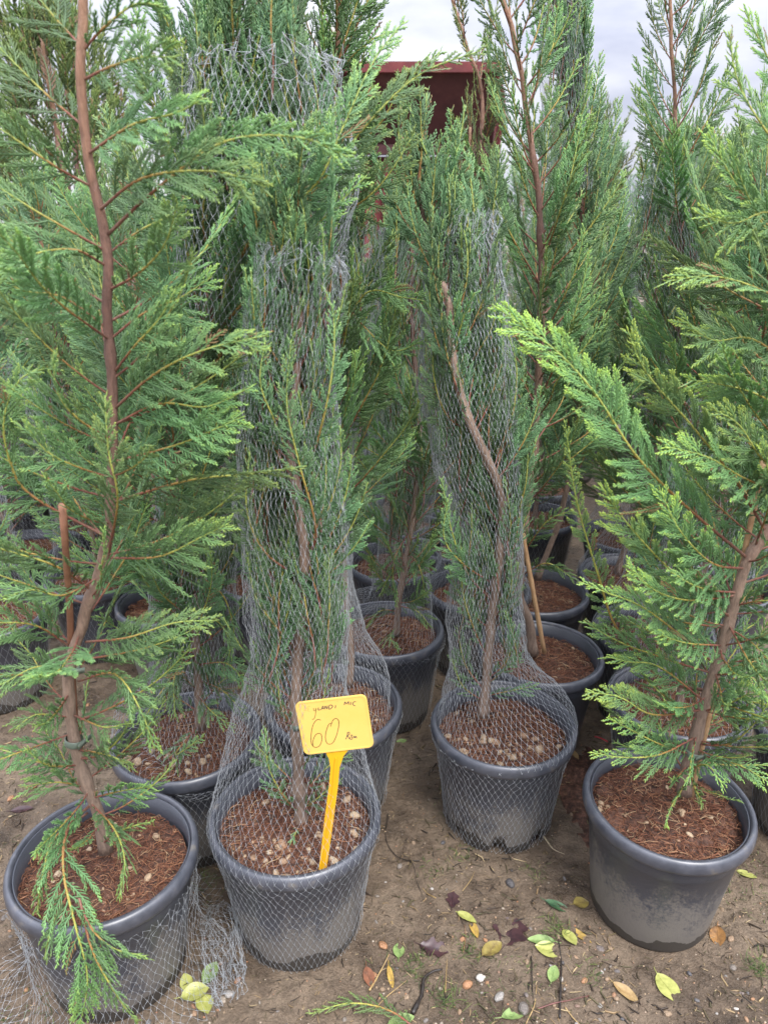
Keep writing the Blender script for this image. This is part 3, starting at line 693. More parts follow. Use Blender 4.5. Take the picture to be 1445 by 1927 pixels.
# --- front left tree, net rolled down round its pot
root, o, rg = potted('tall free-branching cypress in the front left pot, its net rolled down around the pot', (-.494, 1.003), 11)
add_pot(root, 0, 22, seed=1)
C, s, L = trunk_part(root, loc(o, [(200, 1600), (188, 1540), (163, 1470), (138, 1380), (130, 1280), (158, 1160), (185, 1090), (207, 980), (212, 860), (212, 740), (206, 620), (203, 500), (190, 400), (170, 310), (155, 160), (154, 20), (150, -140)], 1.0), .0106, .0052, 3)
HB = [
 ([(156, 90, 0), (110, 40, .02), (60, -20, .03)], .07, 1), ([(196, 470, 0), (125, 430, -.03), (60, 392, -.04), (-20, 340, -.04)], .075, 1), ([(170, 350, 0), (100, 310, -.03), (20, 255, -.04), (-40, 215, -.04)], .075, 1),
 ([(160, 240, 0), (80, 170, .02), (0, 90, .03)], .07, 0), ([(188, 395, 0), (270, 335, -.06), (400, 322, -.10), (500, 352, -.11)], .075, 1), ([(166, 290, 0), (250, 235, -.05), (330, 213, -.07), (385, 185, -.08)], .075, 1),
 ([(158, 150, 0), (210, 125, -.04), (270, 108, -.07), (330, 108, -.08)], .07, 1), ([(205, 440, 0), (290, 360, -.04), (420, 268, -.08), (560, 258, -.10), (655, 296, -.10)], .060, 1), ([(157, 95, 0), (200, 48, -.02), (255, 8, -.03), (300, 10, -.03)], .06, 0),
 ([(207, 545, 0), (260, 515, -.04), (310, 460, -.07), (335, 380, -.08)], .07, 1), ([(200, 500, 0), (140, 470, -.05), (60, 480, -.08), (0, 520, -.09)], .075, 0), ([(206, 620, 0), (120, 560, -.02), (40, 545, -.03), (-30, 500, -.03)], .08, 0),
 ([(216, 700, 0), (255, 650, -.04), (300, 600, -.06), (330, 545, -.07)], .06, 1), ([(215, 770, 0), (290, 705, -.05), (380, 660, -.09), (495, 632, -.10)], .075, 1), ([(214, 800, 0), (300, 760, -.03), (390, 765, -.05), (470, 730, -.06)], .08, 0),
 ([(212, 870, 0), (330, 838, -.04), (400, 810, -.06), (455, 785, -.07)], .085, 0), ([(212, 945, 0), (350, 905, -.06), (450, 893, -.09), (565, 880, -.10)], .07, 1), ([(205, 1040, 0), (222, 940, -.08), (205, 850, -.10), (198, 745, -.10)], .06, 1),
 ([(200, 1010, 0), (60, 932, -.03), (20, 870, -.05), (8, 790, -.06), (38, 715, -.06), (95, 690, -.05)], .065, 1), ([(172, 1110, 0), (105, 1065, -.05), (0, 1032, -.08), (-60, 1010, -.09)], .08, 1), ([(205, 1050, 0), (300, 1047, -.05), (380, 1010, -.08), (430, 985, -.09)], .08, 1),
 ([(162, 1208, 0), (240, 1200, -.05), (330, 1172, -.09), (405, 1168, -.11)], .07, 1), ([(130, 1215, 0), (70, 1178, -.04), (0, 1172, -.07), (-60, 1180, -.08)], .08, 1), ([(130, 1262, 0), (70, 1255, -.05), (0, 1290, -.08)], .06, 1),
 ([(148, 1282, 0), (215, 1268, -.06), (262, 1330, -.10), (292, 1410, -.11)], .055, 1), ([(134, 1350, 0), (70, 1345, -.04), (28, 1372, -.06)], .055, 1), ([(138, 1345, 0), (195, 1368, -.05), (240, 1362, -.07)], .055, 1),
 ([(165, 1482, 0), (110, 1472, -.04), (45, 1480, -.06)], .06, 1), ([(172, 1502, 0), (230, 1488, -.03), (285, 1480, -.05)], .06, 1), ([(170, 1515, 0), (128, 1560, -.10), (120, 1640, -.17), (142, 1740, -.22), (165, 1840, -.24), (150, 1935, -.24)], .075, 1), ([(170, 1510, 0), (215, 1560, -.09), (235, 1620, -.15), (225, 1690, -.18)], .05, 0), ([(150, 1440, 0), (90, 1440, -.06), (50, 1410, -.08)], .05, 0), ([(145, 1410, 0), (200, 1420, -.05), (250, 1440, -.07)], .05, 0), ([(140, 1660, -.18), (100, 1740, -.21), (85, 1800, -.22)], .045, 0),
 ([(150, 1700, -.20), (175, 1750, -.23), (215, 1785, -.24), (275, 1800, -.245)], .05, 1), ([(165, 1530, 0), (105, 1575, -.07), (82, 1640, -.12), (70, 1720, -.14)], .04, 1), ([(190, 1590, 0), (235, 1560, -.05), (290, 1545, -.06)], .035, 0),
 ([(150, 1690, -.2), (175, 1790, -.235), (225, 1880, -.25), (260, 1925, -.25)], .04, 1),
 ([(214, 830, 0), (150, 790, -.06), (110, 740, -.08), (100, 670, -.08)], .07, 0), ([(212, 900, 0), (150, 880, -.05), (90, 850, -.07), (50, 800, -.07)], .075, 0), ([(190, 1085, 0), (120, 1120, -.06), (60, 1110, -.09), (0, 1130, -.1)], .06, 0),
 ([(206, 640, 0), (270, 590, .0), (340, 560, .02), (400, 520, .03)], .07, 0), ([(200, 480, 0), (270, 430, .03), (340, 400, .04)], .07, 0)]
for pts, lm, hi in HB: hero_branch(root, o, pts, 1.0, 'leaf', rg, lm, hi, bright=1.15, sag=.12, jit=.22)
auto_branches(root, C, L, rg, 'loose', .04, .72, .024, (8, 35), .14, .27, .20)
stake(root, at(118, 950, .92) - o, at(200, 1600, 1.04) - o, .0050, 'stake_red', [at(126, 1060, .945) - o, at(132, 1150, .985) - o, at(138, 1290, 1.035) - o, at(150, 1400, 1.04) - o])
tie(root, at(133, 1255, 1.0) - o, .013, .3); tie(root, at(140, 1395, 1.0) - o, .013, 1.2)
nn_ = net_mesh([(0, 0, .0), (.0, -.0, .02), (0, 0, .06), (0, 0, .12), (0, 0, .18), (.0, .0, .225)], [.21, .175, .150, .148, .152, .158], n=78, row=.0115, rg=rg, wob=[.16, .10, .05, .03, .02, .02], fold=.006, jag=.003)
obj('netting', mesh('netting', *nn_, [M['net']]), root, kind='stuff')
nn_ = net_mesh([(.17, .10, .01), (.18, .06, .03), (.185, .02, .05), (.20, -.03, .04), (.215, -.07, .012)], [.02, .03, .034, .03, .022], n=30, row=.012, rg=rg, wob=.30, jag=.006)
obj('netting', mesh('netting', *nn_, [M['net']]), root, kind='stuff')
# --- front middle tree with the price tag
root, o, rg = potted('netted cypress in the front pot that carries the yellow price tag', (-.167, 1.098), 12)
add_pot(root, 1, 42, seed=2, front=True)
C, s, L = trunk_part(root, loc(o, [(568, 1560), (562, 1450), (558, 1330), (563, 1220), (572, 1120, -.02), (574, 1050, -.03), (560, 940, -.04), (545, 830, -.04), (555, 700, -.03), (562, 600, -.02), (555, 500), (560, 430)], 1.11), .0120, .006, 5, top_age=.55)
auto_branches(root, C, L, rg, 'netted', .22, .98, .012, (38, 60), .14, .20, .17, az0=1.57, azw=1.9)
for pts, lm, hi in [([(572, 1060, 0), (595, 1000, -.07), (560, 860, -.09), (540, 760, -.09), (548, 640, -.09)], .050, 1), ([(570, 1090, 0), (500, 1040, -.05), (465, 960, -.07), (470, 850, -.07)], .042, 1), ([(560, 930, 0), (600, 820, -.06), (625, 700, -.07), (628, 600, -.06), (610, 540, -.05)], .04, 1),
                    ([(560, 900, 0), (520, 800, -.07), (490, 720, -.08), (500, 640, -.08)], .045, 1), ([(574, 1060, 0), (610, 980, -.03), (640, 880, -.04), (640, 800, -.04)], .04, 0), ([(565, 1230, 0), (520, 1180, -.04), (480, 1120, -.06), (465, 1040, -.07)], .03, 0),
                    ([(565, 1530, 0), (535, 1500, -.04), (505, 1440, -.05), (500, 1370, -.04)], .045, 0), ([(562, 1450, 0), (590, 1410, -.05), (600, 1330, -.06)], .04, 0), ([(562, 1480, 0), (520, 1440, .03), (480, 1400, .04)], .045, 0), ([(565, 1500, 0), (620, 1440, .04), (660, 1420, .05)], .045, 0), ([(565, 1530, 0), (600, 1500, -.03), (640, 1470, -.03)], .03, 0), ([(566, 1550, 0), (555, 1570, -.04), (545, 1590, -.06)], .022, 0), ([(560, 1400, 0), (600, 1340, .0), (620, 1260, .01)], .035, 0), ([(560, 1380, 0), (530, 1330, -.02), (520, 1250, -.03)], .03, 0)]:
    hero_branch(root, o, pts, 1.11, 'leaf_blue', rg, lm, hi)
tie(root, at(558, 1362, 1.11) - o, .011, .2)
CP = col_px(o, 1.10, [(425, 680, 1400), (465, 655, 1300), (478, 650, 1220), (462, 655, 1120), (448, 655, 1000), (446, 640, 880), (455, 632, 760), (462, 636, 640), (478, 640, 560), (480, 650, 500), (500, 640, 470)])
press(root, CP, rg, 56, 'press', .08, .80, .95)
netting(root, CP, rg, wob=.12, n=70, row=.0135, thick=.00015, node=.00036, jag=.006)

# --- second row, left: leaning cypress whose net bulges at the top
root, o, rg = potted('leaning cypress with loose net high over its crown, potted behind the two front left pots', (-.425, 1.333), 13)
add_pot(root, 2, 34, seed=3, front=True)
C, s, L = trunk_part(root, loc(o, [(378, 1370), (374, 1290), (368, 1200), (348, 1100), (338, 1000), (340, 880), (352, 760), (390, 600), (420, 470), (440, 340), (432, 200), (462, 80), (480, -20), (490, -120)], 1.33), .0095, .004, 6)
auto_branches(root, C, L, rg, 'blue', .12, .98, .012, (30, 56), .20, .34, .30)
for pts, lm, hi in [([(395, 640, 0), (470, 455, -.16), (590, 352, -.22), (645, 240, -.22), (700, 120, -.19), (760, 40, -.16)], .075, 1), ([(415, 560, 0), (560, 400, -.14), (690, 235, -.18), (790, 140, -.17), (905, 95, -.15)], .065, 1), ([(430, 420, 0), (440, 260, -.06), (415, 120, -.07), (395, 20, -.06)], .07, 1), ([(436, 300, 0), (470, 150, -.04), (495, 40, -.04), (520, -30, -.03)], .07, 1),
                    ([(425, 460, 0), (520, 335, -.17), (610, 240, -.21), (700, 165, -.20)], .07, 1), ([(405, 540, 0), (365, 370, -.05), (345, 210, -.06), (345, 70, -.05)], .065, 1), ([(400, 600, 0), (430, 480, -.09), (470, 380, -.11), (540, 290, -.12)], .07, 1), ([(380, 660, 0), (440, 590, -.12), (520, 500, -.18), (610, 410, -.20), (690, 330, -.20)], .07, 0), ([(370, 700, 0), (420, 560, -.1), (430, 430, -.11), (450, 330, -.11)], .07, 0),
                    ([(368, 1210, 0), (320, 1280, -.05), (285, 1330, -.08), (255, 1390, -.1)], .04, 0), ([(374, 1280, 0), (420, 1300, -.04), (465, 1350, -.06)], .045, 0), ([(378, 1360, 0), (330, 1420, -.09), (385, 1385, -.13)], .045, 0), ([(376, 1330, 0), (420, 1280, .03), (460, 1270, .05)], .055, 0), ([(372, 1250, 0), (430, 1250, -.06), (470, 1300, -.09)], .06, 0), ([(370, 1230, 0), (330, 1270, -.08), (330, 1350, -.12)], .055, 0), ([(374, 1310, 0), (400, 1340, -.1), (440, 1370, -.13)], .05, 0), ([(360, 1170, 0), (410, 1170, -.07), (440, 1220, -.09)], .055, 0), ([(374, 1300, 0), (330, 1260, -.03), (300, 1240, -.04)], .05, 0), ([(376, 1340, 0), (320, 1310, .0), (270, 1330, -.02)], .055, 0), ([(350, 1120, 0), (410, 1110, -.05), (440, 1180, -.07), (430, 1240, -.07)], .05, 0), ([(345, 1090, 0), (310, 1130, -.03), (300, 1220, -.04)], .04, 0)]:
    hero_branch(root, o, pts, 1.33, 'leaf_blue', rg, lm, hi, bright=1.25, sag=.10)
CP = col_px(o, 1.33, [(260, 480, 1390), (286, 450, 1320), (288, 440, 1220), (285, 440, 1100), (290, 450, 950)])
press(root, CP, rg, 28, 'press', .15, .8)
netting(root, CP, rg, wob=.12, n=66, row=.015)
CP = col_px(o, 1.30, [(330, 560, 600), (330, 610, 500), (326, 650, 400), (328, 672, 300), (334, 655, 210), (350, 640, 140), (360, 620, 110)])
press(root, CP, rg, 56, 'press', 0, .72)
netting(root, CP, rg, wob=.10, n=70, row=.0125, base=False, thick=.00026, node=.00062, jag=.008)

# --- tall cypress behind the tagged pot
root, o, rg = potted('tall netted cypress right behind the price tag, thin bare trunk', (-.117, 1.447), 14)
add_pot(root, 3, 14, seed=4)
C, s, L = trunk_part(root, loc(o, [(655, 1290), (660, 1240), (652, 1130), (634, 950), (622, 800), (610, 650), (600, 500), (606, 330), (612, 220), (632, 100), (640, 0), (645, -90)], 1.45), .009, .004, 7)
auto_branches(root, C, L, rg, 'loose', .30, .99, .014, (28, 50), .18, .30, .22)
for pts, lm, hi in [([(622, 170, 0), (660, 110, -.02), (700, 75, -.03), (735, 60, -.03)], .05, 0), ([(608, 300, 0), (700, 250, -.04), (760, 160, -.05), (830, 95, -.05)], .045, 0), ([(603, 420, 0), (680, 380, -.08), (730, 330, -.1), (780, 250, -.1)], .07, 0), ([(615, 720, 0), (680, 560, -.08), (760, 560, -.12), (840, 575, -.13)], .06, 1), ([(640, 560, 0), (690, 620, -.06), (740, 660, -.08), (800, 640, -.09)], .06, 1)]:
    hero_branch(root, o, pts, 1.45, 'leaf', rg, lm, hi)
tie(root, at(650, 1243, 1.45) - o, .009, .8)
CP = col_px(o, 1.45, [(575, 735, 1270), (600, 690, 1200), (600, 665, 1100), (590, 660, 950), (585, 668, 800), (570, 700, 650), (560, 720, 520), (565, 722, 420)])
press(root, CP, rg, 34, 'press', 0.3, 0.9)
netting(root, CP, rg, wob=.12, n=64, row=.016, jag=.005)

# --- middle netted tree
root, o, rg = potted('netted cypress with curved bare trunk in the centre pot with scalloped foot', (.264, 1.376), 15)
add_pot(root, 0, 48, True, seed=5, front=True)
C, s, L = trunk_part(root, loc(o, [(908, 1345), (915, 1280), (925, 1160), (938, 1060, -.02), (945, 960, -.04), (925, 880, -.07), (895, 820, -.085), (865, 740, -.085), (848, 650, -.08), (845, 570, -.07), (818, 505, -.05), (800, 440), (790, 360)], 1.38), .0112, .006, 8, top_age=.42)
auto_branches(root, C, L, rg, 'netted', .18, .99, .012, (38, 58), .14, .20, .20, az0=1.57, azw=1.9)
for pts, lm, hi in [([(930, 890, 0), (960, 800, -.05), (972, 700, -.05), (955, 620, -.05)], .045, 0), ([(925, 1130, 0), (880, 1080, -.05), (850, 1000, -.07), (830, 900, -.07)], .045, 0), ([(935, 1080, 0), (960, 1000, -.05), (950, 900, -.06)], .04, 0), ([(895, 820, 0), (840, 780, -.06), (815, 700, -.07), (820, 620, -.06)], .05, 1), ([(860, 720, 0), (900, 660, -.05), (930, 600, -.06), (925, 520, -.06)], .05, 1), ([(820, 510, 0), (860, 460, -.03), (880, 420, -.03), (865, 350, -.02)], .05, 0),
                    ([(918, 1240, 0), (890, 1180, -.04), (870, 1110, -.05), (868, 1030, -.06)], .035, 0), ([(925, 1170, 0), (960, 1110, -.03), (960, 1040, -.04)], .035, 0), ([(912, 1310, 0), (960, 1300, -.03), (1010, 1290, -.04)], .045, 0), ([(915, 1280, 0), (955, 1240, -.03), (965, 1170, -.03)], .04, 0), ([(912, 1300, 0), (875, 1250, .02), (860, 1180, .02)], .045, 0), ([(914, 1290, 0), (950, 1260, .04), (980, 1240, .05)], .045, 0), ([(910, 1320, 0), (870, 1290, -.02), (850, 1240, -.02)], .03, 0), ([(930, 1100, 0), (870, 1060, -.06), (835, 1010, -.08), (845, 930, -.08)], .045, 0)]:
    hero_branch(root, o, pts, 1.38, 'leaf_blue', rg, lm, hi)
tie(root, at(942, 928, 1.38) - o, .0105, 1.9)
CP = col_px(o, 1.37, [(830, 1030, 1300), (845, 990, 1240), (842, 982, 1160), (850, 980, 1060), (840, 978, 950), (815, 976, 850), (795, 972, 760), (790, 968, 680), (795, 955, 600), (800, 940, 520), (810, 935, 450), (830, 930, 395)])
press(root, CP, rg, 60, 'press', .06, .82, .97)
netting(root, CP, rg, wob=.11, n=70, row=.0135, thick=.00019, node=.00048, jag=.004)

# --- front right tree
root, o, rg = potted('free-branching cypress leaning right out of the front right pot, tied to a thin stake', (.542, 1.137), 16)
add_pot(root, 2, 16, seed=6)
C, s, L = trunk_part(root, loc(o, [(1287, 1490), (1296, 1430), (1318, 1350), (1350, 1240), (1372, 1160), (1402, 1060), (1440, 1000), (1500, 880), (1530, 650), (1545, 400), (1550, 150), (1545, -60)], 1.14), .0125, .005, 9)
HB = [
 ([(1405, 1050, 0), (1300, 962, -.06), (1200, 862, -.11), (1120, 742, -.13), (1040, 655, -.13), (925, 572, -.12)], .095, 1), ([(1378, 1165, 0), (1262, 1073, -.07), (1180, 985, -.11), (1130, 915, -.12)], .085, 1), ([(1345, 1250, 0), (1220, 1150, -.08), (1140, 1115, -.11), (1090, 1095, -.12)], .06, 1),
 ([(1330, 1300, .02), (1243, 1277, .04), (1161, 1184, .03), (1126, 1085, .0), (1085, 944, -.02), (1062, 792, -.03)], .048, 1), ([(1325, 1335, 0), (1230, 1345, -.06), (1165, 1312, -.10), (1100, 1302, -.11)], .07, 1), ([(1312, 1385, 0), (1240, 1420, -.07), (1170, 1425, -.11), (1110, 1415, -.12)], .05, 1), ([(1305, 1400, 0), (1370, 1400, -.05), (1420, 1360, -.08), (1450, 1310, -.08)], .06, 1),
 ([(1290, 1470, 0), (1280, 1490, -.07), (1262, 1520, -.10), (1250, 1560, -.11)], .03, 1), ([(1310, 1420, 0), (1390, 1440, -.06), (1450, 1475, -.09)], .05, 1), ([(1368, 1180, 0), (1420, 1215, -.05), (1470, 1270, -.07)], .05, 1), ([(1380, 1140, 0), (1440, 1130, -.05), (1500, 1140, -.06)], .06, 0), ([(1325, 1320, 0), (1240, 1255, -.03), (1180, 1245, -.05), (1140, 1235, -.05)], .06, 0),
 ([(1440, 1000, 0), (1380, 900, -.05), (1300, 800, -.08), (1215, 700, -.09), (1180, 620, -.09)], .085, 1), ([(1475, 930, 0), (1400, 900, -.08), (1330, 860, -.11), (1250, 840, -.12)], .085, 1), ([(1510, 800, 0), (1430, 745, -.06), (1350, 722, -.09), (1290, 715, -.1)], .08, 1), ([(1520, 720, 0), (1420, 640, -.04), (1340, 640, -.06), (1280, 600, -.06)], .08, 0), ([(1530, 600, 0), (1430, 545, -.06), (1340, 520, -.09), (1250, 530, -.09)], .08, 1),
 ([(1535, 500, .05), (1440, 420, .02), (1380, 340, .0), (1330, 250, .0)], .08, 0), ([(1545, 380, .05), (1450, 260, .0), (1390, 160, 0), (1370, 60, 0)], .065, 0), ([(1540, 450, .05), (1450, 400, -.05), (1380, 420, -.08), (1310, 400, -.08)], .075, 0), ([(1545, 300, .05), (1470, 160, .05), (1430, 80, .05), (1400, 20, .05)], .06, 0), ([(1500, 880, 0), (1440, 870, -.08), (1390, 800, -.1), (1340, 770, -.1)], .08, 0), ([(1400, 1070, 0), (1340, 1060, -.08), (1280, 1000, -.11), (1240, 920, -.11)], .08, 0), ([(1385, 1120, 0), (1300, 1130, -.08), (1230, 1110, -.11), (1180, 1060, -.12)], .07, 0),
 ([(1300, 1420, 0), (1240, 1400, -.06), (1180, 1370, -.09), (1140, 1350, -.1)], .06, 0), ([(1320, 1340, 0), (1380, 1320, -.07), (1430, 1290, -.1)], .06, 1), ([(1340, 1270, 0), (1400, 1270, -.06), (1450, 1300, -.08)], .06, 0), ([(1290, 1450, 0), (1330, 1440, -.06), (1360, 1480, -.09)], .045, 0), ([(1360, 1215, 0), (1290, 1210, -.07), (1230, 1190, -.1)], .06, 0), ([(1420, 1030, 0), (1450, 930, -.08), (1430, 830, -.1)], .07, 0)]
for pts, lm, hi in HB: hero_branch(root, o, pts, 1.14, 'leaf', rg, lm, hi, bright=1.6, sag=.09, jit=.2)
auto_branches(root, C, L, rg, 'loose', .05, .75, .020, (5, 35), .16, .28, .24)
auto_branches(root, C, L, rg, 'loose', .02, .30, .016, (-10, 25), .13, .22, .24)
stake(root, at(1437, 868, 1.16) - o, at(1300, 1500, 1.13) - o, .0048); tie(root, at(1303, 1415, 1.135) - o, .0135, .4)

# --- bare-trunked tree with bamboo stick, right of centre
root, o, rg = potted('tall unnetted cypress right of centre, bamboo stick beside its crooked trunk', (.401, 1.668), 17)
add_pot(root, 1, 10, seed=7)
C, s, L = trunk_part(root, loc(o, [(1002, 1230), (995, 1170), (975, 1110), (985, 1000), (1000, 880), (1012, 760), (1018, 600), (1018, 450), (1008, 320), (990, 200), (972, 90), (945, 0), (930, -70)], 1.67), .0125, .0045, 10)
auto_branches(root, C, L, rg, 'loose', .26, .99, .016, (24, 48), .22, .33, .19, front=.8)
for pts, lm, hi in [([(1018, 640, 0), (1060, 560, -.06), (1085, 500, -.08), (1100, 430, -.08)], .05, 0), ([(1012, 760, 0), (1060, 650, -.08), (1090, 560, -.1), (1110, 470, -.1)], .055, 0), ([(1018, 540, 0), (960, 440, -.06), (930, 360, -.07), (905, 280, -.06)], .06, 0), ([(1015, 480, 0), (1060, 380, -.06), (1080, 300, -.06), (1095, 220, -.05)], .06, 0), ([(1008, 330, 0), (960, 260, -.04), (935, 200, -.04), (920, 150, -.03)], .045, 0),
                    ([(985, 1080, 0), (1030, 1060, -.05), (1080, 1090, -.08)], .05, 0), ([(985, 1040, 0), (1030, 980, -.05), (1080, 960, -.07)], .05, 0), ([(995, 920, 0), (1040, 880, -.05), (1090, 900, -.07)], .06, 0)]:
    hero_branch(root, o, pts, 1.67, 'leaf', rg, lm, hi)
stake(root, at(983, 1005, 1.64) - o, at(1024, 1228, 1.62) - o, .0058)

# --- further potted trees one can tell apart
def mid_tree(label, xy, trunk, Y, seed, key='netted', net=None, npeb=8, bare=.18, step=.014, el=(44, 62), LL=(.17, .26, .20), r=.009, **k):
    root, o, rg = potted(label, xy, seed)
    add_pot(root, seed, npeb, seed=seed)
    C, s, L = trunk_part(root, loc(o, trunk, Y), r, .004, seed)
    auto_branches(root, C, L, rg, key, bare, .99, step, el, *LL)
    if net: press(root, col_px(o, Y, net), rg, 40, 'press', .15, .9); netting(root, col_px(o, Y, net), rg, n=60, row=.018, three=False, **k)
    return root, o, rg, C
def upright(xy, top, lean=(0, 0), rg=None):
    """a trunk straight out of a pot, in world coordinates"""
    x, y = xy; return [(x, y, .22), (x + lean[0] * .2, y + lean[1] * .2, .5), (x + lean[0] * .5, y + lean[1] * .5, .9), (x + lean[0] * .8, y + lean[1] * .8, 1.25), (x + lean[0], y + lean[1], top)]
def world_tree(label, xy, top, seed, key='netted', lean=(0, 0), nettop=None, nr=(.09, .11), npeb=4, bare=.07, step=.015, el=(24, 56), LL=(.18, .27, .20), r=.009, group=None, pots=True):
    root, o, rg = potted(label, xy, seed, group)
    if pots: add_pot(root, seed, npeb, seed=seed)
    P = np.array(upright(xy, top, lean)) - o; P[1:-1] += rg.normal(0, .012, (3, 3))
    C, s, L = trunk_part(root, P, r, .0035, seed, n=8)
    auto_branches(root, C, L, rg, ('far_' + key) if group else key, bare, .99, step, el, *LL)
    if nettop:
        zz = [.33, .42, .55, .7, .85, 1., 1.15, 1.3, 1.5]; cl = []
        for z in [q for q in zz if q < nettop] + [nettop]:
            c = np.array([np.interp(z, C[:, 2], C[:, q]) for q in range(3)]); c[2] = z
            cl.append((tuple(c), .125 if z < .34 else rg.uniform(*nr)))
        press(root, cl, rg, 8 if group else 16, 'press', .15, .8)
        netting(root, cl, rg, n=54, row=.022, wob=.16, jag=.006, three=False, thick=.0002)
    return root
_, o, rg, C = mid_tree('netted cypress in third-row pot with pale net cone, left of the centre pot', (.008, 1.783), [(745, 1195), (752, 1120), (772, 1010), (785, 880), (784, 760), (775, 620), (772, 480), (778, 360), (768, 300), (752, 255)], 1.78, 18, 'loose', [(690, 815, 1140), (708, 808, 1060), (712, 805, 980), (700, 830, 880), (700, 800, 760), (690, 800, 640), (690, 790, 540), (720, 800, 460)], LL=(.16, .28, .11), bare=.08, el=(28, 54), wob=.15)
for pts, lm in [([(745, 1180, 0), (735, 1200, -.07), (750, 1225, -.1)], .045), ([(748, 1150, 0), (715, 1150, -.05), (690, 1180, -.07)], .05), ([(750, 1140, 0), (785, 1150, -.05), (810, 1180, -.07)], .05), ([(765, 1060, 0), (735, 1080, -.06), (715, 1120, -.08)], .05), ([(768, 1040, 0), (790, 1070, -.06), (800, 1120, -.07)], .05), ([(784, 900, 0), (700, 850, -.08), (650, 820, -.1), (610, 800, -.1)], .05), ([(770, 1000, 0), (740, 1060, -.06), (745, 1140, -.08)], .04)]: hero_branch(bpy.data.objects[_.name], o, pts, 1.78, 'leaf', rg, lm, 0)
world_tree('netted cypress in fourth-row pot, directly behind the pale net cone', (.036, 2.226), 1.30, 19, 'netted', (.05, 0), 1.25, npeb=8)
world_tree('netted cypress in the pot half hidden left behind the centre tree', (.285, 2.02), 1.25, 20, 'netted', (-.05, 0), 1.3, npeb=8)
world_tree('cypress in a netted back pot just right of the thin bare trunk', (-.157, 2.856), 1.3, 21, 'loose', (0, 0), .6, nr=(.1, .12))
world_tree('cypress in a back pot seen left of the centre tree trunk', (.276, 2.733), 1.2, 22, 'netted', (.03, 0), 1.1)
world_tree('cypress in a back pot seen right of the centre tree, above the bamboo stick', (.57, 2.63), 1.45, 23, 'netted', (0, 0), 1.3)
world_tree('cypress in the farthest visible pot, right of the centre tree', (.66, 2.99), 1.45, 24, 'loose', (0, 0), None)
world_tree('netted cypress in a back pot seen left of the front right tree', (.87, 2.45), 1.45, 25, 'loose', (.0, 0), .9, nr=(.10, .13), LL=(.26, .36, .24), el=(16, 48))
world_tree('netted cypress in the pot hidden behind the front right pot', (.685, 1.455), 1.05, 26, 'netted', (.06, .05), .95, npeb=8)
world_tree('netted cypress in the black pot cut off at the right edge', (.98, 1.34), 1.25, 27, 'netted', (.12, .03), 1.1, npeb=8)
world_tree('cypress in the pot behind the unnetted tree with bamboo stick, at its right', (.732, 1.775), 1.32, 28, 'loose', (.10, 0), .55, bare=.3, LL=(.26, .36, .24), el=(18, 46))
world_tree('bushy cypress at the right edge behind the front right tree', (1.03, 2.05), 1.42, 38, 'loose', (-.06, 0), None, bare=.2, LL=(.34, .40, .26), el=(14, 46))
mid_tree('tall cypress at upper right, net open around its middle', (.775, 2.12), [(1160, 1080), (1200, 950), (1250, 800), (1280, 620), (1282, 450), (1274, 320), (1270, 200), (1262, 60), (1258, -60)], 2.12, 29, 'loose', [(1150, 1260, 1000), (1180, 1300, 850), (1200, 1330, 700), (1190, 1330, 560), (1180, 1300, 440), (1185, 1290, 330)], LL=(.22, .33, .24), el=(26, 48), wob=.16, thick=.0002, jag=.01, step=.022)
_, o, rg, C = mid_tree('dark cypress right of centre with loose net around its very top', (.46, 2.02), [(1010, 1090), (1060, 950), (1090, 750), (1100, 550), (1090, 350), (1070, 200), (1050, 60), (1040, -60)], 2.02, 30, 'blue', [(1010, 1110, 360), (1020, 1110, 250), (1020, 1105, 150), (1015, 1090, 60), (1005, 1080, -30)], LL=(.16, .28, .20), el=(52, 68), base=False, wob=.18, thick=.0002, jag=.008)
_, o, rg, C = mid_tree('thin yellow-green cypress top in front of the red skip', (.24, 2.38), [(880, 1000), (890, 800), (895, 600), (895, 420), (904, 300), (906, 170), (880, 90), (850, 0), (845, -40)], 2.38, 31, 'yellow', None, LL=(.2, .22, .13), step=.028, el=(45, 60))
_, o, rg, C = mid_tree('small yellow-green cypress with orange stems beside the red skip', (.15, 2.55), [(840, 1000), (850, 700), (860, 500), (865, 400), (880, 300), (884, 240)], 2.55, 32, 'yellow', None, LL=(.2, .2, .12), step=.03, el=(45, 60))
world_tree('netted cypress in the dark pot behind the front left tree', (-.905, 2.13), 1.28, 33, 'blue', (-.02, 0), .9, nr=(.1, .12))
world_tree('netted cypress in the pot at the left edge', (-1.12, 1.87), 1.25, 34, 'blue', (-.02, 0), 1.2, nr=(.1, .12), npeb=8)
world_tree('loose cypress filling the gap left of the leaning net', (-.62, 1.95), 1.25, 36, 'loose', (-.03, 0), None, LL=(.28, .36, .24), el=(14, 46))
world_tree('netted cypress behind the leaning tree', (-.38, 2.1), 1.4, 37, 'netted', (0, 0), 1.3, nr=(.1, .13))

# --- back rows
rgb = np.random.default_rng(77); n_ = 0
taken = [(-.905, 2.13), (-1.12, 1.87), (-.62, 1.95), (-.38, 2.1), (.036, 2.226), (.285, 2.02), (-.157, 2.856), (.276, 2.733), (.57, 2.63), (.66, 2.99), (.87, 2.45), (.775, 2.12), (.46, 2.02), (.24, 2.38), (.15, 2.55), (.732, 1.775), (1.03, 2.05)]
PRO = []
for q, (key, nt_) in enumerate([('netted', 1.35), ('loose', None), ('blue', None), ('netted', 1.1), ('yellow', None)]):
    PRO.append((key, nt_, None))
def copy_tree(r):
    c = r.copy(); COL.objects.link(c)
    for ch in r.children:
        d = ch.copy(); COL.objects.link(d); d.parent = c
        for g in ch.children: e = g.copy(); COL.objects.link(e); e.parent = d
    return c
made = {}
SIDE = lambda x: 'left' if x < -.4 else ('middle' if x < .45 else 'right')
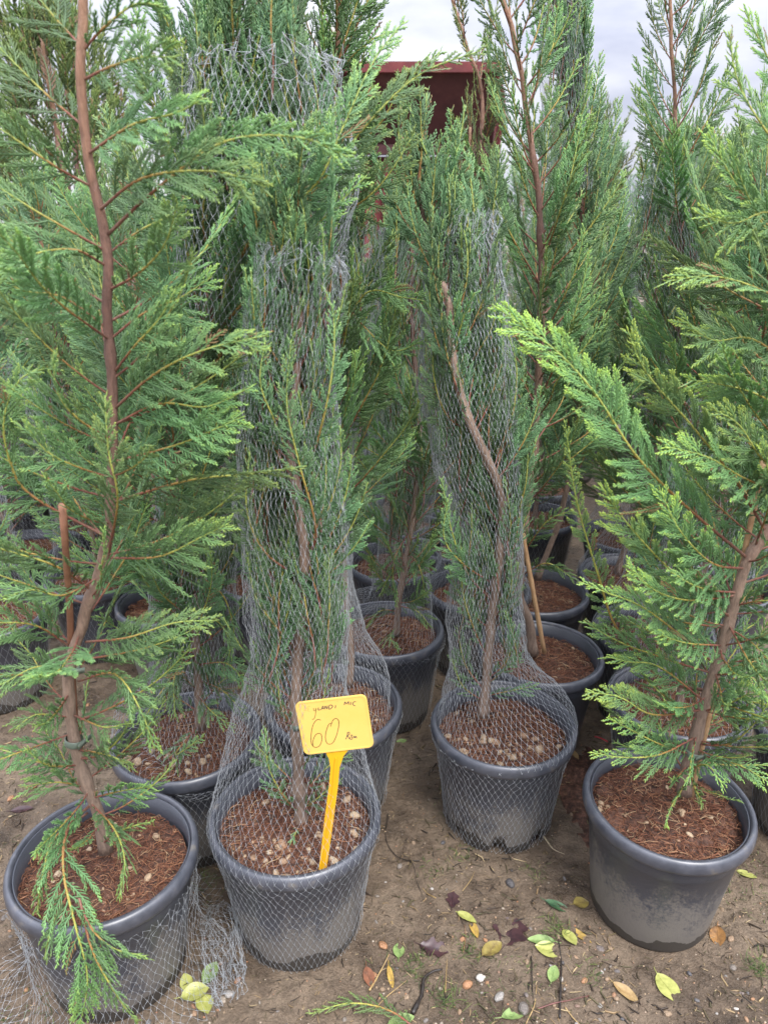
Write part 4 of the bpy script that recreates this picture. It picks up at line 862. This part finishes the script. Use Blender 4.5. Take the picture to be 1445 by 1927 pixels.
for iy, yy in enumerate([2.45, 2.8, 3.15, 3.5, 3.9, 4.4, 5.1]):
    w = .54 * yy + .25; k = int(2 * w / (.40 + .03 * iy))
    for ix in range(k):
        x = -w + 2 * w * (ix + .5) / k + rgb.uniform(-.06, .06); y = yy + rgb.uniform(-.09, .09)
        if any(math.hypot(x - a, y - b) < .33 for a, b in taken): continue
        if -.25 < x * 7 / y < 1.25 and y > 3.0: t_ = 'low'
        else: t_ = 'any'
        taken.append((x, y)); pi = rgb.integers(0, 4) if rgb.random() < .85 else 4
        key, nt_, _x = PRO[pi]
        tall = rgb.uniform(1.30, 1.48) + .03 * iy
        if t_ == 'low': tall = rgb.uniform(1.00, 1.18)
        if x < -.22 * y: tall = rgb.uniform(1.2, 1.32)
        lab = {'netted': 'netted cypress standing in the crowded back rows', 'loose': 'loose green cypress standing in the crowded back rows', 'blue': 'blue-green cypress standing in the crowded back rows', 'yellow': 'yellow-green cypress standing in the crowded back rows'}[key] + ' at ' + SIDE(x * 2.5 / y)
        if pi not in made:
            r = world_tree(lab, (x, y), 1.55, 60 + int(pi), key, (.04, .02), nt_, (.10, .13), npeb=0, step=.019, LL=(.34, .42, .28), el=(12, 48), group='cypresses in the back rows')
            made[pi] = r
        else: r = copy_tree(made[pi]); r.location = (x, y, 0); r['label'] = lab
        r.rotation_euler = (rgb.normal(0, .03), rgb.normal(0, .03), rgb.uniform(0, 6.28)); sc = tall / 1.55; r.scale = (1, 1, sc)

# --- thuja hedge, upper left
build_lib('hedge', (.22, .34), (0, 45, 90, 135), 'leaf_hedge', .5, split=True, lmax=.34, ang=(46, 30), d3=.009, w=.0026, dens=.55, jit=.5)
for q, (x, y, h, wd) in enumerate([(-2.35, 3.9, 2.35, .55), (-1.62, 4.1, 2.18, .48), (-3.1, 4.2, 2.7, .6), (-2.75, 5.0, 2.9, .6), (-1.95, 5.2, 2.5, .5)]):
    lab = ['broad bushy thuja at the far left behind the young cypresses', 'rounded yellow-edged thuja beside the patch of sky, upper left', 'tall thuja at the left picture edge', 'tall thuja rising behind the bushy thujas at far left', 'dark thuja standing behind the yellow-edged thuja'][q]
    root = obj('thuja', None, loc=(x, y, 0), label=lab, cat='tree', group='thujas at the upper left'); rg = np.random.default_rng(300 + q)
    trunk_part(root, np.array([(0, 0, 0), (.02, 0, h * .4), (0, .02, h * .8), (0, 0, h * .97)]), .04, .01, 300 + q)
    n = 170
    for k in range(n):
        z = h * (.30 + .70 * (k / n)); rr = wd * min(1, .45 + 1.6 * z / h) * min(1, ((h - z) / h / .45 + .03)) ** .62
        a = k * 2.39996; p = (rr * .62 * math.cos(a), rr * .62 * math.sin(a), z - .06)
        place_branch(root, 'hedge', rg, p, a + rg.normal(0, .4), math.radians(rg.uniform(35, 72) + (15 if z > h * .85 else 0)), rg.uniform(.24, .42))
# ------------------------------------------------------------------ price tag
base = gnd(607, 1635, .232)
Yc = base[1] + .012
ctr = at(630, 1364, Yc); kk_ = .10
def onplane(px, py):
    u = (px - IW / 2) / FPX; v = (IH / 2 - py) / FPX; d = np.array([u, v * _s + _c, v * _c - _s]); c0 = np.array([0, 0, CAM_H])
    n = np.array([0, 1, -kk_]); t = ((ctr - c0) @ n) / (d @ n); return c0 + t * d
ex = nrm(onplane(691, 1307) - onplane(558, 1322) + onplane(701, 1406) - onplane(569, 1422)); ny = nrm(np.array([0, -1, kk_])); ny = nrm(ny - ex * (ex @ ny)); eu = np.cross(ny, ex)
def pl(px, py): p = onplane(px, py) - ctr; return np.array([p @ ex, p @ eu])
tag = obj('price_tag', None, loc=tuple(ctr), label='yellow plastic plant tag with handwritten 60 and stem stuck in front pot', cat='price tag')
tag.matrix_world = Matrix([list(ex) + [0], list(eu) + [0], list(ny) + [0], [0, 0, 0, 1]]).transposed(); tag.location = tuple(ctr)
hw = (pl(696, 1356)[0] - pl(563, 1372)[0]) / 2; hh = (pl(624, 1314)[1] - pl(635, 1414)[1]) / 2
def rrect(hw, hh, r, n=7):
    o_ = []
    for cx, cy, a0 in ((hw - r, hh - r, 0), (-hw + r, hh - r, 90), (-hw + r, -hh + r, 180), (hw - r, -hh + r, 270)):
        for k in range(n): a = math.radians(a0 + 90 * k / (n - 1)); o_.append((cx + r * math.cos(a), cy + r * math.sin(a)))
    return np.array(o_)
def extrude(poly, z0, z1, bev=0):
    n = len(poly); i = np.arange(n); j = (i + 1) % n; c = poly.mean(0)
    rings = [np.c_[poly, np.full(n, z0)], np.c_[poly, np.full(n, z1 - bev)], np.c_[c + (poly - c) * (1 - bev / .03), np.full(n, z1)]]
    V = np.vstack(rings + [[[c[0], c[1], z0], [c[0], c[1], z1]]])
    F4 = np.concatenate([np.stack([k * n + i, k * n + j, (k + 1) * n + j, (k + 1) * n + i], 1) for k in (0, 1)])
    F3 = np.concatenate([np.stack([np.full(n, 3 * n), j, i], 1), np.stack([np.full(n, 3 * n + 1), 2 * n + i, 2 * n + j], 1)])
    return V, [F4, F3]
obj('panel', mesh('panel', *extrude(rrect(hw, hh, .010), -.0009, .0009, .0003), [M['yellow']], smooth=False), tag)
ro, ri = rrect(hw - .0008, hh - .0008, .0093), rrect(hw - .0032, hh - .0032, .0075); n = len(ro); i = np.arange(n); j = (i + 1) % n
V = np.vstack([np.c_[ro, np.full(n, .0008)], np.c_[ro, np.full(n, .0016)], np.c_[ri, np.full(n, .0016)], np.c_[ri, np.full(n, .0008)]])
obj('border', mesh('border', V, np.concatenate([np.stack([k * n + i, k * n + j, (k + 1) * n + j, (k + 1) * n + i], 1) for k in range(3)]), [M['yellow']], smooth=False), tag)
lft = [pl(*p) for p in [(613, 1417), (619, 1428), (622, 1445), (619, 1480), (611, 1540), (600, 1637)]]; rgt = [pl(*p) for p in [(656, 1411), (646, 1424), (639, 1445), (636, 1480), (628, 1540), (614, 1640)]]
def strip(l, r, z0, z1):
    n = len(l); P = [np.r_[p, z] for p, z in [(a, z0) for a in l] + [(a, z1) for a in l] + [(a, z1) for a in r] + [(a, z0) for a in r]]
    F = []
    for k in range(n - 1):
        for q in range(4): F.append([q * n + k, q * n + k + 1, ((q + 1) % 4) * n + k + 1, ((q + 1) % 4) * n + k])
    F += [[0, n, 2 * n, 3 * n], [n - 1, 4 * n - 1, 3 * n - 1, 2 * n - 1]]
    return np.array(P), np.array(F)
obj('stem', mesh('stem', *strip(lft, rgt, -.0022, -.0006), [M['orange']], smooth=False), tag)
mid_ = [(a + b) / 2 for a, b in zip(lft, rgt)]
obj('stem_ridge', mesh('stem_ridge', *strip([p - [.0012, 0] for p in mid_[1:]], [p + [.0012, 0] for p in mid_[1:]], -.0006, .0018), [M['orange']], smooth=False), tag)
def zz(p): return pl(540 + p[0] / 7.225, 1280 + p[1] / 7.225)
def ink(strokes, w, m):
    parts = []
    for st in strokes:
        P = np.array([zz(p) for p in st]); P = resample(np.c_[P, np.zeros(len(P))], max(5, len(P) * 4))[0][:, :2] if len(P) > 1 else np.array([P[0] - .0004, P[0] + .0004])
        T = nrm(np.gradient(P, axis=0)); S = np.c_[-T[:, 1], T[:, 0]] * w / 2; n = len(P); i = np.arange(n - 1)
        V = np.vstack([np.c_[P + S, np.full(n, .00108)], np.c_[P - S, np.full(n, .00108)]]); parts.append((V, np.stack([i, n + i, n + i + 1, i + 1], 1)))
    obj('lettering', mesh('lettering', *join(parts), [M[m]], smooth=False), tag)
ink([[(460, 540), (430, 528), (390, 550), (355, 610), (335, 700), (328, 800), (340, 870), (375, 905), (420, 903), (455, 870), (475, 810), (470, 740), (440, 718), (395, 735), (365, 790), (352, 850), (358, 890)]], .0013, 'ink')
ink([[(600, 580), (575, 590), (550, 640), (530, 710), (525, 790), (545, 850), (585, 865), (630, 840), (670, 760), (695, 670), (708, 590), (700, 540), (670, 515), (635, 530), (610, 575), (595, 625)]], .0013, 'ink')
ink([[(800, 800), (815, 760), (830, 705)], [(815, 715), (845, 700), (850, 725), (825, 755)], [(825, 755), (850, 792)], [(862, 745), (887, 740), (880, 765), (892, 785), (875, 800), (855, 790), (865, 762)], [(905, 782), (912, 755), (925, 780), (935, 755), (948, 782)]], .0012, 'ink_dark')
ink([[(255, 345), (238, 400), (262, 408)], [(320, 350), (288, 358), (278, 385), (302, 385), (278, 408), (312, 418)]], .0010, 'ink_faded')
ink([[(365, 375), (365, 405), (388, 410), (398, 372), (395, 420), (380, 500), (358, 530), (345, 520)]], .0010, 'ink')
ink([[(430, 365), (428, 400), (463, 395)], [(470, 395), (490, 345), (501, 392)], [(478, 378), (499, 375)], [(515, 390), (522, 345), (545, 387), (552, 340)], [(575, 342), (570, 387), (600, 380), (622, 352), (605, 332), (573, 337)], [(662, 335), (658, 377)], [(686, 283), (690, 284)]], .0013, 'ink_dark')
ink([[(780, 332), (790, 290), (810, 317), (838, 285), (838, 327)], [(868, 290), (865, 332)], [(894, 262), (898, 263)], [(938, 290), (915, 288), (895, 310), (905, 335), (930, 342)]], .0013, 'ink_dark')

# ------------------------------------------------------------------ fallen leaves
LEAFM = {}
def leafm(c, c2):
    c, c2 = tuple(v * .85 for v in c), tuple(v * .8 for v in c2)
    k = (c, c2)
    if k not in LEAFM: LEAFM[k] = noise_mat('fallen_leaf', [(.27, (.10, .06, .03)), (.36, c2), (.56, c), (.78, tuple(min(1, x * 1.15) for x in c))], 75, .42, .25, .001, .5)
    return LEAFM[k]
YG, GR, DG, OR, BR, PU, TAN, YE, OL = ((.42, .43, .13), (.30, .32, .08)), ((.25, .35, .12), (.16, .25, .08)), ((.06, .14, .06), (.035, .08, .045)), ((.33, .17, .06), (.17, .09, .04)), ((.24, .10, .055), (.13, .06, .035)), ((.065, .030, .032), (.035, .018, .022)), ((.42, .29, .13), (.30, .19, .08)), ((.48, .32, .08), (.32, .21, .06)), ((.28, .22, .06), (.16, .11, .04))
def leaf(px, py, ln, ang, colr, label, shape=.55, curl=.25, hz=.001, lobed=False, seed=0):
    p = gnd(px, py); z = gz(p[0], p[1]) + hz; rg = np.random.default_rng(int(px * 7 + py)); nu, nv = 13, 7
    u = np.linspace(0, 1, nu); wd = np.sin(np.pi * u ** .85) ** .75 * shape * .5 * (1 + .25 * (u - .5)); wd[[0, -1]] = .012
    if lobed: wd = wd * (1 + .28 * np.cos(u * 17))
    v = np.linspace(-1, 1, nv); U, Vv = np.meshgrid(u, v, indexing='ij')
    x = (U - .5) * ln; y = Vv * wd[:, None] * ln; zz_ = ln * (curl * (np.abs(Vv) ** 1.5 * wd[:, None] * 1.1 + .45 * (U - .45) ** 2) + .02 * vnoise(np.stack([U * 4, Vv * 2], -1), 1.3, int(px)) - .012 * (1 - np.abs(Vv)) )
    zz_ = zz_ - zz_.min(); P = np.stack([x, y, zz_], -1)
    i = np.arange(nu - 1)[:, None] * nv + np.arange(nv - 1)[None]; Fq = np.stack([i, i + nv, i + nv + 1, i + 1], -1).reshape(-1, 4)
    T = .00035; bot = P.reshape(-1, 3) - [0, 0, T]; top = P.reshape(-1, 3)
    m_ = leafm(*colr)
    root = obj('fallen_leaf', None, loc=(p[0], p[1], z), label=label, cat='leaf', group='fallen leaves on the mud'); root.rotation_euler = (rg.normal(0, .10), rg.normal(0, .10), math.radians(ang))
    b = obj('blade', mesh('blade', np.vstack([top, bot]), np.vstack([Fq, Fq[:, ::-1] + len(top)]), [m_]), root)
    zs = zz_[0, nv // 2]; st = [(-.5 * ln, 0, zs), (-.62 * ln, .02 * ln, zs * .6), (-.74 * ln, .05 * ln, zs * .3 + .001)]
    obj('stalk', mesh('stalk', *tube(resample(st, 6)[0], [.0009, .0008, .0007, .0007, .0006, .0006], 5), [m_]), root)
    mr = np.c_[x[:, nv // 2], y[:, nv // 2], zz_[:, nv // 2] + .0003]; obj('midrib', mesh('midrib', *tube(mr, np.linspace(.0006, .0002, nu), 4), [m_]), root)
for a in [
 (1257, 1858, .062, -72, YG, 'pale yellow-green leaf lying below the front right pot', .60, .12), (1350, 1762, .048, 250, OR, 'orange-brown leaf right of the front right pot foot', .62, .2), (1404, 1645, .040, -35, YG, 'small yellow-green leaf at the right side of the front right pot', .5, .2),
 (1093, 1698, .034, 10, OL, 'round olive-brown leaf touching the front right pot', .85, .2), (1177, 1868, .052, -50, TAN, 'dry tan curled leaf below the front right pot', .42, .4), (1048, 1706, .050, -25, DG, 'glossy dark green leaf above the grass tuft', .45, .25),
 (1071, 1766, .042, -70, YG, 'pale green upright leaf right of the two bright leaves', .62, .2), (1092, 1756, .052, -50, YE, 'thin orange-yellow leaf beside the pale upright leaf', .28, .3), (1018, 1768, .052, 170, GR, 'bright green leaf, upper one of the two overlapping', .45, .25), (1030, 1785, .048, 160, YG, 'bright yellow-green leaf, lower one of the two overlapping', .7, .2),
 (962, 1745, .072, 60, PU, 'large dark purple-brown lobed leaf in the middle of the mud', .85, .18, .001, True), (926, 1780, .050, 35, OL, 'olive-gold leaf below the dark purple leaf', .6, .2), (878, 1722, .046, -40, YG, 'curled yellow-green leaf left of the dark purple leaf', .4, .6), (892, 1742, .040, -75, YE, 'folded orange-yellow leaf under the curled one', .4, .5),
 (817, 1780, .056, -15, PU, 'dark brown torn leaf left of the olive-gold leaf', .6, .2, .001, True), (750, 1786, .034, 90, GR, 'small green leaf right of the tagged pot foot', .65, .25), (735, 1834, .046, -80, YE, 'narrow yellow leaf below the small green leaf', .25, .2), (694, 1834, .042, -75, BR, 'red-brown leaf beside the straw stalk', .5, .2),
 (970, 1900, .052, 15, GR, 'light green leaf near the bottom edge centre', .5, .2), (1041, 1830, .036, 65, GR, 'pale green small leaf above the reddish twig', .6, .25), (852, 1689, .042, 80, PU, 'small black-purple leaf above the curled leaves', .6, .2, .001, True),
 (755, 1918, .048, 15, GR, 'light green leaf cut by the bottom edge beside the cypress sprig', .55, .2), (368, 1872, .050, 20, YG, 'pale green leaf of the clump between the two front left pots, lower one', .7, .3), (397, 1835, .044, 70, GR, 'pale green leaf of the clump between the two front left pots, upper one', .65, .3), (385, 1890, .040, -60, YG, 'crumpled yellow-green leaf at the foot of the clump', .8, .4), (352, 1850, .034, 120, YG, 'small pale leaf at the left of the clump', .7, .3),
 (1080, 1425, .040, 80, TAN, 'tan leaf right of the centre pot rim shadow', .6, .3), (755, 1396, .030, 10, GR, 'small green leaf between the centre pot and the third-row pot', .6, .2), (42, 1522, .050, 10, PU, 'purple leaf on the mud left of the front left tree', .4, .2), (1000, 1570, .050, 80, PU, 'dark wet leaf beside the foot of the centre pot', .5, .15),]:
    leaf(*a)

# ------------------------------------------------------------------ twigs and straws
def twig(pts, r, label, colr, name='twig', cat='twig'):
    P = np.array([gnd(x, y) for x, y in pts]); P[:, 2] = [gz(a, b) + r + .002 for a, b in P[:, :2]]
    C, L = resample(P, 24); C[:, 2] += .002 * vnoise(C[:, :2] * 40, 1, 3)
    obj(name, mesh(name, *tube(C, np.linspace(r, r * .35, 24) * (1 + .3 * vnoise(C[:, :2] * 60, 1, 4)), 6, rough=.10), [leafm(*colr)]), label=label, cat=cat)
STR = ((.46, .32, .14), (.36, .24, .10)); BLK = ((.035, .028, .024), (.02, .016, .014))
twig([(695, 1860), (712, 1828), (732, 1795)], .0022, 'thick straw stalk right of the tagged pot', STR)
twig([(776, 1905), (793, 1870), (798, 1840), (815, 1825), (832, 1820)], .0050, 'black root piece near the bottom edge', BLK, 'root', 'root')
twig([(1010, 1897), (1050, 1888), (1085, 1880), (1108, 1874)], .0018, 'long reddish twig near the bottom edge', ((.16, .06, .05), (.09, .035, .03)))
twig([(1053, 1915), (1054, 1860), (1056, 1810), (1050, 1770)], .0022, 'thin dark stem lying upright below the overlapping bright leaves', BLK)
twig([(730, 1535), (726, 1580), (745, 1610), (775, 1625), (785, 1660), (800, 1690)], .0012, 'thin dark curved stem between the tagged pot and centre pot', BLK)
twig([(1000, 1795), (1001, 1850), (1004, 1900)], .0014, 'thin brown stalk below the overlapping bright leaves', BLK)
twig([(700, 1900), (730, 1870), (765, 1842)], .0012, 'thin straw left of the black root', STR); twig([(838, 1862), (840, 1820), (842, 1795)], .0012, 'thin straw right of the black root', STR)
twig([(990, 1918), (1005, 1890), (1010, 1850)], .0013, 'pale straw left of the reddish twig', STR); twig([(1063, 1895), (1080, 1915), (1100, 1935)], .0014, 'pale straw right of the thin dark stem', STR); twig([(870, 1672), (885, 1655), (893, 1638)], .001, 'short straw above the curled yellow-green leaf', STR)
twig([(1022, 1575), (1040, 1595), (1062, 1607)], .0022, 'broken pale stick at the right foot of the centre pot', ((.5, .42, .28), (.4, .32, .2)))
twig([(820, 1690), (805, 1678), (795, 1668)], .001, 'short straw near the black-purple leaf', STR); twig([(872, 1785), (876, 1755), (874, 1735)], .0012, 'brown stalk below the folded leaf', ((.3, .17, .09), (.2, .1, .05))); twig([(880, 1765), (900, 1780), (912, 1790)], .0012, 'brown stalk crossing left of the olive-gold leaf', ((.2, .12, .07), (.14, .08, .05)))
m_, t_, b_, N_, L_ = mat('red_wire_plastic'); b_.inputs['Base Color'].default_value = (.5, .04, .05, 1); b_.inputs['Roughness'].default_value = .3
P = np.array([gnd(x, y, .012) for x, y in [(1118, 1386), (1130, 1389), (1143, 1396)]]); obj('wire', mesh('wire', *tube(resample(P, 8)[0], .002, 6), [m_]), label='short red wire behind the front right pot', cat='wire')

# fallen cypress sprig
p = gnd(690, 1900); sp = obj('cypress_sprig', None, loc=(p[0], p[1], .006), label='bright yellow-green cypress sprig lying at the bottom edge', cat='sprig')
a, b = frond_mesh(np.array([(.10, -.05, 0), (.04, -.01, .006), (-.03, .0, .01), (-.10, -.015, .004)]), (0, 0, 1), np.random.default_rng(5), 'leaf_yellow', True, lmax=.045, hi=1, bright=1.6, w=.001)
q = obj('stem', a, sp); obj('foliage', b, sp, kind='stuff')

# ------------------------------------------------------------------ stones, gravel, grass, litter
POTS_XY = [tuple(o_.location[:2]) for o_ in COL.objects if o_.name.startswith('potted_cypress')]
def free(x, y, r=.135): return all(math.hypot(x - a, y - b) > r for a, b in POTS_XY)
rg = np.random.default_rng(21); cnt = 0
while cnt < 230:
    px, py = rg.uniform(-30, 1480), 1927 - 800 * rg.random() ** 1.6
    x, y, _z = gnd(px, py)
    if not free(x, y): continue
    sz = rg.choice([.003, .004, .0055, .008, .011], p=[.36, .3, .2, .1, .04]); 
    st = obj('stone', STONES[rg.integers(8)], ground, loc=(x, y, gz(x, y) + sz * .12)); st.scale = (sz, sz * rg.uniform(.7, 1), sz * rg.uniform(.7, 1)); st.rotation_euler = tuple(rg.uniform(-.4, .4, 2)) + (rg.uniform(0, 6.28),); cnt += 1
for px, py, sz in [(265, 1282, .016), (250, 1350, .012), (165, 1325, .009), (60, 1480, .013), (20, 1500, .010), (480, 940, .01), (960, 1660, .012), (985, 1895, .013), (880, 1845, .011), (905, 1835, .010), (1100, 1840, .008), (940, 1870, .012), (430, 1870, .010), (420, 1880, .008), (1130, 1780, .010), (1215, 1690, .006)]:
    x, y, _z = gnd(px, py); st = obj('stone', STONES[int(px) % 8], ground, loc=(x, y, gz(x, y) + sz * .1)); st.scale = (sz, sz * .85, sz * .8); st.rotation_euler = (0, 0, px)

def scatter(n, seed, xr=(-1.0, 1.05), yr=(.66, 2.3), clump=0, clear=.125):
    r = np.random.default_rng(seed); x = r.uniform(*xr, n * 3); y = yr[0] + (yr[1] - yr[0]) * r.random(n * 3) ** 1.5
    k = np.all([np.hypot(x - a, y - b) > clear for a, b in POTS_XY], axis=0)
    if clump: k &= vnoise(np.stack([x, y], -1), 5, seed) + .4 * vnoise(np.stack([x, y], -1), 14, seed + 1) > clump
    x, y = x[k][:n], y[k][:n]; return r, x, y, gheight(x, y)
# gravel
r, x, y, z = scatter(9000, 31); n = len(x); S = (.0009 + .0024 * r.random(n) ** 3)
OCT = np.array([[1, 0, 0], [-1, 0, 0], [0, 1, 0], [0, -1, 0], [0, 0, .7], [0, 0, -.7]], float); OF = np.array([[0, 2, 4], [2, 1, 4], [1, 3, 4], [3, 0, 4], [2, 0, 5], [1, 2, 5], [3, 1, 5], [0, 3, 5]])
V = np.stack([x, y, z], 1)[:, None] + OCT[None] * S[:, None, None] * r.uniform(.6, 1.3, (n, 6, 1))
obj('gravel', mesh('gravel', V.reshape(-1, 3), (np.arange(n)[:, None, None] * 6 + OF[None]).reshape(-1, 3), [M['gravel']], {'age': np.repeat(r.random(n), 6)}), kind='stuff', label='fine gravel strewn over the wet mud', cat='gravel')
# litter: short bits of needles, straw and bark pressed into the mud
def bits(n, seed, Lr, wr, name, m, lift, clump=0, up=0, label='', cat='', cl=.125):
    r, x, y, z = scatter(n, seed, clump=clump, clear=cl); n = len(x); a = r.uniform(0, 6.28, n); L = r.uniform(*Lr, n); w = r.uniform(*wr, n)
    d = np.stack([np.cos(a), np.sin(a), r.uniform(-.05, .12, n) + up * r.uniform(.6, 2.2, n)], 1); d = nrm(d); sdv = nrm(np.cross(d, [0, 0, 1.])); b = np.stack([x, y, z + lift], 1)
    c = b + d * L[:, None] * .5 + sdv * (L * r.normal(0, .12, n))[:, None]; e = b + d * L[:, None] + np.array([0, 0, -.3 * up]) * L[:, None] * .5
    w = w[:, None]; upv = np.array([0, 0, 1.]) * w
    V = np.stack([b + sdv * w, b - sdv * w, b + upv, c + sdv * w, c - sdv * w, c + upv, e], 1)
    f = np.array([[0, 3, 5], [0, 5, 2], [2, 5, 4], [2, 4, 1], [1, 4, 3], [1, 3, 0], [3, 6, 5], [5, 6, 4], [4, 6, 3]])
    obj(name, mesh(name, V.reshape(-1, 3), (np.arange(n)[:, None, None] * 7 + f[None]).reshape(-1, 3), [M[m]], {'age': np.repeat(r.random(n), 7)}), kind='stuff', label=label, cat=cat)
bits(6500, 41, (.006, .022), (.0004, .0010), 'litter', 'litter', .001, label='dark needle and straw litter on the mud', cat='litter')
bits(5200, 43, (.006, .020), (.00030, .0006), 'grass', 'grass', .0, clump=.30, up=.5, label='thin grass and moss tufts on the mud', cat='grass')
for px, py, n, L in [(1045, 1745, 70, .034), (1110, 1830, 45, .022), (1430, 1828, 110, .03), (865, 1610, 40, .02), (1010, 1640, 30, .02), (810, 1640, 40, .018), (880, 1780, 60, .03), (780, 1810, 50, .03), (840, 1880, 60, .03), (480, 1560, 40, .04), (390, 1660, 30, .04)]:
    c = gnd(px, py); r = np.random.default_rng(px); x, y = c[0] + r.normal(0, .014, n), c[1] + r.normal(0, .014, n); a = r.uniform(0, 6.28, n); up = r.uniform(.2, 1.4, n)
    d = nrm(np.stack([np.cos(a), np.sin(a), up], 1)); b = np.stack([x, y, gheight(x, y)], 1); V, F, k = spikes(b, d, nrm(np.cross(d, r.normal(size=(n, 3)))), L * r.uniform(.4, 1, n), np.full(n, .0006), np.array([[0, 0, -.2]]) + d * .8, .3)
    obj('grass', mesh('grass', V, F, [M['grass']], {'age': np.repeat(r.random(n), k)}), kind='stuff', label='small tuft of grass growing out of the mud', cat='grass')
bits(1500, 47, (.008, .035), (.0008, .0022), 'bark_scraps', 'litter', .001, clump=.15, label='dark scraps of bark and rotten leaf trodden into the mud', cat='litter')
# dark spilled soil between the centre pot and the front right pot
c = gnd(1110, 1500); xs = np.linspace(-1, 1, 40); X, Y = np.meshgrid(xs, xs); R2 = np.hypot(X, Y); gx, gy = c[0] + X * .07, c[1] + Y * .20
H = gheight(gx, gy) + .010 * np.clip(1 - R2 ** 2 + .5 * vnoise(np.stack([gx, gy], -1), 18, 8), -.6, 1) + .004 * vnoise(np.stack([gx, gy], -1), 70, 9)
i = np.arange(39)[:, None] * 40 + np.arange(39)[None]; obj('spilled_soil', mesh('spilled_soil', np.stack([gx, gy, H], -1).reshape(-1, 3), np.stack([i, i + 1, i + 41, i + 40], -1).reshape(-1, 4), [M['soil']]), kind='stuff', label='dark spilled potting soil beside the centre pot', cat='soil')
